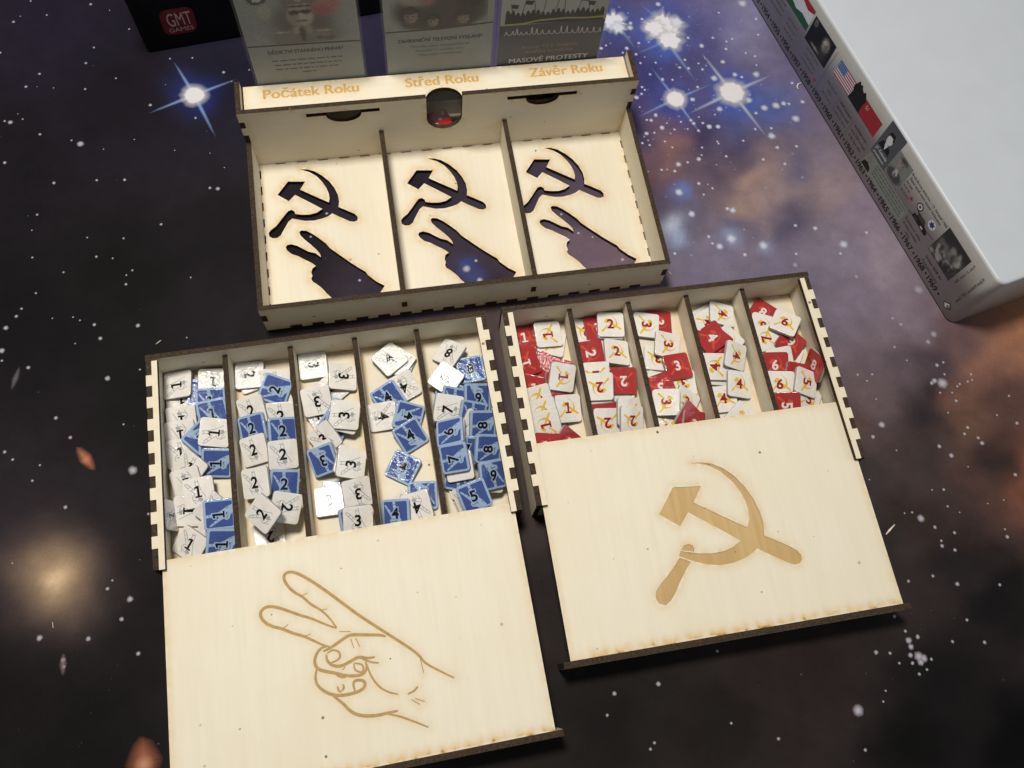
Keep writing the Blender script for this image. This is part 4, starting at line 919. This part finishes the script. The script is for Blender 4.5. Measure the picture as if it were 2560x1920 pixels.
s = Sheet(); s.poly([(11.5, 67.2), (66.9, 66.3), (66.9, 67.2), (40, 67.9), (11.5, 68.1)], 0, .05)
fx(s.build('ruled_line', [INK_B], k, CFN))
fx(lettering('title', 'DĚDICTVÍ STANNÉHO PRÁVA*', INK, k, CFN, 20.7, 61.6, 37.2, 2.3, 'L', .02, .06))
r = random.Random(5); s = Sheet()
for xa, xb, z in ((21.3, 57, 56.4), (22.2, 56, 53.3), (22.4, 55.6, 50.3), (35.5, 42.5, 47.5)): words(s, xa, xb, z, .9, r)
fx(s.build('text_rows', [INK_G], k, CFN))
# card with children watching
k, fx = card(79.4, 134.4, ZB, ZB + 88, CARD_GREY, 'grey card with a dark photograph of children above a television title')
bl = [(108, 83, 24, 14, (52, 50, 46), .95, 5), (96, 91, 9, 5, (158, 158, 146), .8, 2), (101, 90, 4, 4, (150, 96, 96), .7, 2.4), (122, 88, 7, 6, (34, 32, 30), .8, 2), (112, 92, 6, 5, (70, 66, 60), .7, 2)]
for a_, b_, r_ in ((92.6, 79.6, 3.3), (103.6, 75.6, 2.6), (118.8, 76.6, 2.9)):
    bl += [(a_, b_ + 1.4, r_ * 1.55, r_ * 1.6, (36, 32, 28), .95, 4), (a_, b_ - r_ * 1.6, r_ * 1.5, r_ * .8, (78, 74, 66), .8, 2), (a_ + .2, b_, r_, r_ * 1.2, (142, 132, 116), .95, 4), (a_ - r_ * .5, b_ - .3, r_ * .5, r_ * .9, (104, 94, 82), .6, 1.6),
           (a_, b_ + r_ * .95, r_ * 1.05, r_ * .5, (42, 38, 34), .9, 3), (a_ - r_ * .4, b_ + .25, r_ * .24, r_ * .12, (44, 38, 34), .9, 2), (a_ + r_ * .45, b_ + .25, r_ * .24, r_ * .12, (44, 38, 34), .9, 2), (a_ + .05, b_ - r_ * .62, r_ * .34, r_ * .1, (92, 56, 50), .9, 2), (a_ + .1, b_ - r_ * .15, r_ * .14, r_ * .3, (164, 152, 134), .6, 1.6)]
fx(soft_picture('photograph_print', k, CFN, 82.5, 131.2, 71.0, 101, (148, 154, 150), bl))
s = Sheet(); s.poly([(79.5, 70.0), (107, 70.0), (134.3, 72.0), (134.3, 72.9), (107, 71.2), (79.5, 70.8)], 0, .08)
fx(s.build('ruled_line', [INK_B], k, CFN))
fx(lettering('title', 'ZAHRANIČNÍ TELEVIZNÍ VYSÍLÁNÍ*', INK, k, CFN, 85.4, 62.6, 43.8, 2.3, 'L', .02, .06))
for i, (tx, wd) in enumerate((('Odstraňte celkem 4 komunistické BP.', 31), ('Maximálně 2 z každého centra.', 26), ('Nelze použít v Drážďanech.', 23))):
    fx(lettering('text_row', tx, INK_G, k, CFN, 107.3, 58.6 - 3.0 * i, wd, 1.5, 'C', .01, .06))
# navy card with a crowd silhouette
k, fx = card(138.0, 193.9, 10.0, ZB + 82, CARD_NAVY, 'navy card with a black crowd silhouette above white protest lettering')
s = Sheet(); s.poly(rect(138.1, 69.0, 193.8, ZB + 81.9), 0, .03)
fx(s.build('pale_sky', [CARD_GREY2], k, CFN))
s = Sheet(); r = random.Random(9)
up = [(140.4, 69.6)]
x = 140.6
while x < 191.6:
    h = 76.2 + 1.0 * math.sin(x * .5) - (x - 140) * .03
    up += [(x, h), (x + .5, h + 1.5 + r.random()), (x + 1.3, h + 1.9 + r.random() * .8), (x + 1.9, h + 1.0), (x + 2.2, h - .1)]
    x += 2.6
up += [(192.2, 74), (192.6, 68.6)]
s.poly(up, 0, .05)
for xx, hh, dx in ((144, 83, -1), (149, 85, 1.5), (156, 88, -2), (160, 90, 1), (166, 87, 2), (171, 91, -1), (178, 85, 1.5), (184, 82, -1.2)):
    s.ribbon([(xx, 77), (xx + dx, hh)], .35, 0, .052)
    s.poly([(xx + dx, hh), (xx + dx + 4, hh - .6), (xx + dx + 3.4, hh - 3.2), (xx + dx * .8, hh - 2.6)], 0, .054)
fx(s.build('crowd_print', [INK], k, CFN))
s = Sheet(); s.poly([(138.1, 69.0), (150, 69.2), (158, 70.8), (172, 71.2), (184, 70.2), (193.8, 70.4), (193.8, 71.6), (184, 71.2), (172, 72.2), (158, 71.8), (150, 70.2), (138.1, 70.0)], 0, .07)
fx(s.build('yellow_stripe', [INK_Y], k, CFN))
s = Sheet(); pts = []; x = 140.6
while x < 192:
    b_ = 62.6 - (x - 140) * .05
    pts += [(x, b_), (x + .6, b_ + .3), (x + .9, b_ + 2 + 4.5 * r.random()), (x + 1.3, b_ + 1 + 3 * r.random()), (x + 1.6, b_)]; x += 2.0 + 1.6 * r.random()
s.ribbon(pts, .4, 0, .06)
fx(s.build('outline_print', [INK_L], k, CFN))
fx(lettering('text_row', 'Bonus +2 k finálním', INK_M, k, CFN, 166.2, 51.8, 30.4, 2.3, 'C', .015, .06))
fx(lettering('text_row', 'hodům kostkami', INK_M, k, CFN, 166.2, 48.2, 26.0, 2.3, 'C', .015, .06))
fx(lettering('title', 'MASOVÉ PROTESTY', INK_L, k, CFN, 166.6, 41.7, 43.8, 3.3, 'C', .02, .06))

# ------------------------------------------------------------------ bagged red die in the rear compartment
DIE_RED = flat_mat('die_red', (196, 40, 38), .25, .5); PIP = flat_mat('pip_white', (235, 230, 225), .4, .4)
def rounded_cube(name, h, r):
    bm = bmesh.new(); bmesh.ops.create_cube(bm, size=2 * h * MM)
    bmesh.ops.bevel(bm, geom=list(bm.edges), offset=r * MM, segments=3, affect='EDGES', profile=.5)
    me = bpy.data.meshes.new(name); bm.to_mesh(me); bm.free(); return me
for xx, yy, rz, lab in ((105.2, 110.6, .25, 'red die with white pips inside the clear bag'),):
    p = to_world(xx, yy, T + 6.3, FRAME_K)
    dm = mesh_obj('red_die', rounded_cube('red_die', 6.2, 1.2), DIE_RED); dm.location = p; dm.rotation_euler = (0, 0, FRAME_K[2] + rz)
    tag(dm, lab, 'die')
    for (ux_, uy_, top) in ((0, 0, 1), (-3, -3, 1), (3, 3, 1), (-2.6, -2.4, 0), (2.6, 2.4, 0)):
        s = Sheet(); s.disc(ux_, uy_, 1.05)
        s.build('pip', [PIP], dm, (lambda x, y, w: (x, y, 6.23)) if top else (lambda x, y, w: (x, -6.23, y)))
def bag():
    V = []; Fs = []; nx, nz = 22, 22; r = random.Random(4)
    for j in range(nz):
        for i in range(nx):
            u = i / (nx - 1); v = j / (nz - 1)
            x = 92 + 29 * u; z = T + 1.0 + 32 * v; y = 103.2 + .5 + 1.4 * math.sin(u * 9 + v * 4) * .5 + 1.1 * math.sin(v * 13 - u * 5) * .5 + .9 * r.random() + 12 * max(0, v - .55)
            V.append((x * MM, y * MM, z * MM))
    for j in range(nz - 1):
        for i in range(nx - 1):
            a = j * nx + i; Fs.append((a, a + 1, a + nx + 1, a + nx))
    me = raw_mesh('plastic_bag', V, Fs, None, True)
    o = mesh_obj('plastic_bag', me, FILM); o.location = (FRAME_K[0], FRAME_K[1], 0); o.rotation_euler = (0, 0, FRAME_K[2])
    tag(o, 'crumpled clear plastic bag behind the thumb notch of the card tray', 'bag')
bag()

# ------------------------------------------------------------------ white game box with the printed side
WBX = (0.2305, 0.2451, math.radians(122.9))
WHITE = flat_mat('box_white', (196, 201, 209), .42, .4, .02, 60)
SIDEW = flat_mat('box_side_white', (206, 205, 199), .5, .35, .03, 90)
DARKBASE = flat_mat('box_base_dark', (36, 36, 44), .7, .3)
GREYP = flat_mat('print_slate', (82, 86, 94), .5, .35); GREYB = flat_mat('print_grey_block', (132, 139, 134), .5, .35)
P_RED = flat_mat('print_flag_red', (160, 44, 52), .5, .35); P_GRN = flat_mat('print_flag_green', (38, 84, 58), .5, .35); P_BLU = flat_mat('print_flag_blue', (70, 110, 160), .5, .35)
P_PNK = flat_mat('print_flag_stripe', (170, 62, 76), .5, .35); P_WHT = flat_mat('print_white', (214, 218, 224), .5, .35); P_NVY = flat_mat('print_navy', (46, 62, 110), .5, .35); P_GLD = flat_mat('print_gold', (206, 150, 90), .5, .35)
def game_box(name, label, frame, x0, x1, y0, y1, h, mats, rc, rt):
    k = root(name, label, 'box', (frame[0], frame[1], 0), frame[2])
    n = 8; rings = [(0, 1.2), (0, h - rt)] + [(rt * (1 - math.cos(a)), h - rt + rt * math.sin(a)) for a in np.linspace(.25, math.pi / 2, 5)]
    V = []; Fs = []; M = []
    for ins, z in rings:
        V += [(x * MM, y * MM, z * MM) for x, y in round_rect(x0 + ins, y0 + ins, x1 - ins, y1 - ins, max(rc - ins, .6), n)]
    m = 4 * (n + 1)
    for q in range(len(rings) - 1):
        for i in range(m):
            j = (i + 1) % m; Fs.append((q * m + i, q * m + j, (q + 1) * m + j, (q + 1) * m + i)); M.append(1 if q < 2 else 0)
    Fs.append(tuple(range((len(rings) - 1) * m, len(rings) * m))); M.append(0)
    Fs.append(tuple(reversed(range(m)))); M.append(1)
    me = raw_mesh('lid', V, Fs, M)
    sm = [len(p.vertices) == 4 for p in me.polygons]; me.polygons.foreach_set('use_smooth', sm)
    mesh_obj('lid', me, mats, k)
    mesh_obj('base_tray', box_mesh('base_tray', x0 + 1.6, x1 - 1.6, y0 + 1.6, y1 - 1.6, .05, 6), DARKBASE, k)
    return k
WB = game_box('white_game_box', 'large white game box with a dated timeline printed along its side', WBX, -.5, 296, -226, .0, 47.2, [WHITE, SIDEW], 5.0, 1.8)
WF = lambda x, y, w: (-x, .02 + w, y)       # x = minus distance from the corner, so text reads towards it
def wtext(name, body, u, z, width, cap, mat=None, bold=0.0, align='L'):
    return lettering(name, body, mat or INK, WB, WF, -u, z, width, cap, align, bold, .05)
for i in range(17):
    u = 227.1 - (227.1 - 23.6) / 15 * (i - 1)
    wtext('year', str(1953 + i), u + 4.4, 4.0, 8.8, 3.7, None, .028)
s = Sheet()
for i in range(17): s.disc(-(227.1 - 13.567 * (i - 1) - 6.8), 5.9, .75)
s.build('year_dots', [INK], WB, WF)
def wsheet(name, items, mats):
    q = Sheet()
    for it in items: it(q)
    return q.build(name, mats, WB, WF)
R_ = lambda u0, z0, u1, z1, m, l=.03: (lambda q: q.poly(rect(-u0, z0, -u1, z1), m, l))
P_ = lambda pts, m, l=.03: (lambda q: q.poly([(-a, b) for a, b in pts], m, l))
D_ = lambda u, z, r, m, l, ry=None: (lambda q: q.disc(-u, z, r, m, l, 18, ry))
wsheet('green_white_red_flag', [R_(230, 26, 191, 41, 1), P_([(230, 26), (191, 26), (191, 30.5), (200, 31.5), (206, 29.6), (213, 31.2), (230, 31)], 0, .04), P_([(230, 37), (212, 36), (203, 38), (197, 36.4), (191, 38.6), (191, 41), (230, 41)], 2, .04)], [P_GRN, P_WHT, P_RED])
UF = lambda x, y, w: (x, .02 + w, y)
soft_picture('speech_photograph', WB, UF, 165.1, 189.4, 22.5, 39.8, (22, 22, 24), [(172.3, 33, 3.2, 4.2, (150, 146, 138), .9, 2.4), (171.2, 31.6, 1.6, 3, (96, 92, 88), .7, 1.6), (173.6, 34.6, 1.5, 1.6, (190, 186, 178), .7, 1.6), (173, 26, 5, 3.2, (60, 58, 56), .7, 1.6), (179, 25, 4, .7, (160, 156, 150), .8, 2), (186.4, 36.8, 1.5, 2.1, (120, 116, 110), .85, 2.4), (186.2, 36.4, .8, .6, (40, 38, 36), .7, 2)], .5)
def usf(q):
    for i in range(13): q.poly(rect(-157.6, 27.2 + .835 * i, -139.7, 27.2 + .835 * (i + 1)), i % 2, .03)
    q.poly(rect(-157.6, 32.2, -149.6, 38.06), 2, .04)
    for a in range(5):
        for b in range(4): q.disc(-156.8 + 1.6 * a, 33 + 1.35 * b, .28, 1, .05, 6)
wsheet('striped_flag', [usf], [P_PNK, P_WHT, P_BLU])
wsheet('black_skyline', [P_([(140.2, 26.8), (128.0, 26.6), (128.4, 33), (127.6, 36), (129.2, 38.4), (131, 40.2), (132.4, 38.6), (134.5, 39.8), (135.2, 41.2), (137, 40.2), (138.2, 41.8), (139.4, 39), (140.6, 36), (139.3, 33)], 0, .06)], [INK])
wsheet('red_flag', [R_(129.5, 26.5, 110.5, 37.9, 0, .03), D_(124.5, 35, 1.5, 1, .04), D_(124.0, 35.3, 1.15, 0, .05), P_([(126, 33.4), (123.2, 36.2), (122.9, 35.9), (125.7, 33.1)], 1, .06)], [P_RED, P_GLD])
wsheet('slate_panel', [P_([(106.9, 46.0), (91.6, 46.0), (91.6, 20.0), (106.9, 20.0)], 0), D_(100.4, 36.2, 2.5, 1, .04, 3.5), P_([(103.2, 37.5), (102.6, 41), (99, 41.4), (97.6, 38), (98.4, 36.5), (99.4, 38.8), (102, 38.6)], 2, .05), P_([(105.6, 28), (104, 32.4), (101.6, 33.2), (98.6, 32.6), (96.2, 31.2), (95.2, 28)], 2, .035), P_([(102.2, 33), (100, 28.6), (99, 32.6)], 1, .05)], [GREYP, P_WHT, INK])
wtext('panel_caption', 'J.F. Kennedy', 105.4, 24.8, 11.2, 1.9, P_WHT, .02); wtext('panel_caption', 'prezidentem', 105.0, 21.6, 10.4, 1.6, P_WHT, .01)
soft_picture('suit_photograph', WB, UF, 77.8, 91.9, 21.2, 39.0, (128, 134, 132), [(85, 24.5, 6.4, 4.2, (62, 64, 68), .95, 3), (85.2, 26.6, 1.5, 2.6, (206, 208, 208), .9, 2.4), (85.1, 25, .6, 2.4, (52, 52, 56), .9, 2), (85, 33.4, 3.1, 4.3, (150, 146, 138), .95, 4), (83.4, 32.4, 1.3, 3, (112, 108, 102), .6, 1.6), (85, 36.8, 3.3, 1.5, (64, 62, 60), .9, 3), (86.2, 34.2, .8, .35, (50, 48, 46), .9, 2), (83.9, 34.2, .8, .35, (50, 48, 46), .9, 2), (85.1, 30.8, 1.1, .3, (80, 72, 68), .9, 2)], .4, .04)
wsheet('grey_text_block', [P_([(107.4, 7.4), (63.5, 8.6), (63.6, 19.6), (105.8, 19.8)], 0, .028), D_(103.2, 15.4, 2.2, 1, .04, 2.8), P_([(107.0, 8.4), (105.8, 12.2), (103, 13.0), (99.6, 11.6), (98.6, 8.6)], 2, .045)], [GREYB, INK_M, INK])
q5 = random.Random(21)
def rows(q, u0, u1, zs, h, m=0):
    for z in zs:
        u = u0
        while u > u1 + .6:
            w = min(1 + 2.6 * q5.random(), u - u1); q.poly(rect(-u, z, -(u - w), z + h), m, .05); u -= w + .6
for u0, u1, zs, h in ((97, 65.5, (17.4, 15.2, 13.0, 10.8), .8), (208, 197, (19.6, 15.6, 11.6), 1.2), (229, 214, (22.5, 18.5, 14.5), 1.2), (184.2, 170, (19.2, 15.0, 11.2), 1.2), (158, 146.6, (19.2, 11.2), 1.2),
                     (142, 129.6, (11.2,), 1.2), (76.8, 70.6, (30.4, 27.4), 1.0), (76.6, 69, (23.8,), 1.2)):
    for z in zs: wsheet('text_row', [lambda q: rows(q, u0, u1, (z,), h)], [INK_G])
for tx, u, z, wd in (('SSSR postavil', 142, 19.0, 12.4), ('berlínskou zeď', 142.4, 15.0, 13), ('SSSR sestřelil', 158, 19.0, 0), ('U-2', 154.2, 15.2, 3.4), ('Karibská krize –', 124.4, 19.0, 14.5), ('rakety SSSR na Kubě', 125.6, 15.0, 16), ('8.-28. října 1962', 124.6, 11.0, 13),
                     ('Brežněvova doktrína – 13. listopad 1968', 77.0, 36.6, 35.7), ('Žádná země nesmí opustit Varšavskou', 76.4, 33.6, 31.4), ('Šestidenní válka', 62.5, 14.8, 16), ('Arabsko-izraelská', 61.8, 11.6, 14.4), ('válka', 56.7, 8.6, 4.4),
                     ('Invaze SSSR do', 37.6, 12.6, 15.8), ('Československa', 37.9, 8.4, 16)):
    if wd: wtext('caption', tx, u, z, wd, 1.7, INK if z > 18 or 'Inv' in tx else INK_D, .006)
VF = lambda flip: (lambda x, y, w: (-y, .02 + w, x))
lettering('caption', 'Praha, 21. srpen 1968', INK_D, WB, lambda x, y, w: (15.0 + y, .02 + w, 39.4 - x), 0, 0, 18.2, 1.5, 'L', 0, .05)
lettering('caption', '© Jason Matthews, GMT Games', INK_D, WB, lambda x, y, w: (6.6 + y, .02 + w, 39.8 - x), 0, 0, 25.9, 1.7, 'L', .006, .05)
def star_pts(u, z, r, n=5, inner=.42, a0=math.pi / 2):
    return [(u + (r if i % 2 == 0 else r * inner) * math.cos(a0 + math.pi * i / n), z + (r if i % 2 == 0 else r * inner) * math.sin(a0 + math.pi * i / n)) for i in range(2 * n)]
wsheet('small_emblems', [P_(star_pts(67.5, 26.6, 1.9), 0), P_(star_pts(166.8, 10.9, 1.7), 0), D_(60.4, 28.9, 2.6, 1, .03), D_(60.4, 28.9, 1.8, 2, .04), D_(60.4, 28.9, .9, 1, .05), D_(48.2, 29.1, 2.9, 2, .03), P_(star_pts(48.2, 29.1, 2.4, 6, .58), 3, .04)], [P_RED, INK_D, P_WHT, P_NVY])
wsheet('tank_print', [P_([(61, 20.6), (47, 19.8), (46.6, 22), (49, 23.4), (60.2, 23.6)], 0, .04), P_([(58.6, 23.6), (57.6, 26.4), (52, 26.2), (50.2, 23.4)], 1, .045), P_([(57.8, 25), (62.6, 27.4), (62.4, 27.9), (57.4, 25.8)], 0, .05), R_(59, 21.2, 56.4, 22.4, 1, .05), R_(52.6, 20.8, 50.4, 21.8, 2, .05)], [INK, INK_D, INK_L])
wsheet('ruled_lines', [lambda q: q.ribbon([(-64.3, 20.3), (-41.4, 24.2)], .35, 0, .035), lambda q: q.ribbon([(-163.5, 8.5), (-162.5, 39)], .3, 1, .03), lambda q: q.ribbon([(-144.2, 9.0), (-144.0, 21)], .3, 1, .03), lambda q: q.ribbon([(-127.4, 9.0), (-127.2, 21)], .3, 1, .03)], [INK, INK_G])
r = random.Random(8)
soft_picture('street_photograph', WB, UF, 18.8, 40.4, 17.5, 39.2, (62, 62, 64), [(29.6, 36, 12, 4, (44, 44, 48), .8, 2), (24, 30, 5, 3, (96, 94, 92), .6, 1.6)] + [(20.5 + 18 * r.random(), 18.5 + 15 * r.random(), .8 + 1.8 * r.random(), .7 + 2.2 * r.random(), r.choice([(150, 148, 144), (24, 24, 26), (108, 106, 104), (36, 36, 38), (176, 174, 168)]), .8, 2) for _ in range(46)], .42)
wsheet('publisher_mark', [P_([(11.8, 6.6), (8.2, 9.9), (5.3, 7.2), (8.9, 4.1)], 0, .03), P_([(11.0, 6.65), (8.25, 9.2), (6.1, 7.15), (8.85, 4.8)], 1, .04)], [INK, SIDEW])
lettering('publisher_mark_letters', '88', INK, WB, lambda x, y, w: (-x * .77 + y * -.2, .02 + w, y), -11.4, 6.0, 3.2, 2.0, 'C', .02, .06)

# ------------------------------------------------------------------ black game box at the back
BLACK = flat_mat('box_black', (14, 13, 15), .45, .4, .1, 60); MAROON = flat_mat('logo_maroon', (112, 22, 34), .45, .4); LOGOW = flat_mat('logo_letters', (206, 170, 168), .5, .4)
BB = game_box('black_game_box', 'black game box with a maroon publisher badge standing behind the cards', (-0.24924, 0.30908, math.radians(28.2)), 0, 300, .0, 226, 70.0, [BLACK, BLACK], 2.0, 1.5)
BFN = lambda x, y, w: (x, -.02 - w, y)
s = Sheet(); s.poly([(x + .06 * (y - 20), y) for x, y in round_rect(13.8, 10.4, 32.4, 28.8, 4.5, 5)], 0, .03)
lg = s.build('badge', [MAROON], BB, BFN)
lettering('badge_letters', 'GMT', LOGOW, lg, BFN, 17.2, 16.4, 13.4, 9.2, 'L', 0, .06)
lettering('badge_letters', 'GAMES', LOGOW, lg, BFN, 16.4, 12.3, 13.6, 2.9, 'L', 0, .06)

# ------------------------------------------------------------------ small splinters and lint on the mat
SPL = flat_mat('splinter_pale', (226, 218, 196), .6, .3)
def splinter(name, label, pts, w, cat='splinter'):
    c = atz(*pts[0]); V = []; Fs = []
    P = np.array([atz(x, y, 0) for x, y in pts]); P[:, 2] = .0006
    n = len(P)
    for i, p in enumerate(P):
        d = P[min(i + 1, n - 1)] - P[max(i - 1, 0)]; d /= np.linalg.norm(d); s_ = np.array([-d[1], d[0], 0])
        hw = w * MM * (.35 if i in (0, n - 1) else 1) / 2
        for a, b in ((-1, -1), (1, -1), (1, 1), (-1, 1)):
            V.append(tuple(p + s_ * a * hw + np.array([0, 0, b * .00028]) - c))
    for i in range(n - 1):
        for j in range(4): Fs.append((i * 4 + j, i * 4 + (j + 1) % 4, i * 4 + 4 + (j + 1) % 4, i * 4 + 4 + j))
    Fs += [(3, 2, 1, 0), tuple(range(4 * n - 4, 4 * n))]
    o = mesh_obj(name, raw_mesh(name, V, Fs), SPL); o.location = c
    tag(o, label, cat)
splinter('wood_curl', 'tiny curled pale wood shaving on the mat beside the white box', [(2002, 209), (1994, 212), (1991, 219), (1995, 225)], .7, 'shaving')
splinter('wood_splinter', 'pale thin splinter on the dark mat beside the hammer and sickle lid', [(2213, 1337), (2222, 1326), (2235, 1312)], .9)
splinter('wood_splinter', 'fine pale splinter on the mat near the corner of the hand tray', [(391, 862), (397, 857), (404, 852)], .35)
splinter('wood_splinter', 'short upright pale splinter on the printed spiral galaxy', [(135, 1570), (133, 1556)], .5)
splinter('wood_splinter', 'short pale splinter beside the front corner of the card tray', [(1671, 680), (1678, 688)], .45)
star_print()
bpy.context.view_layer.update()
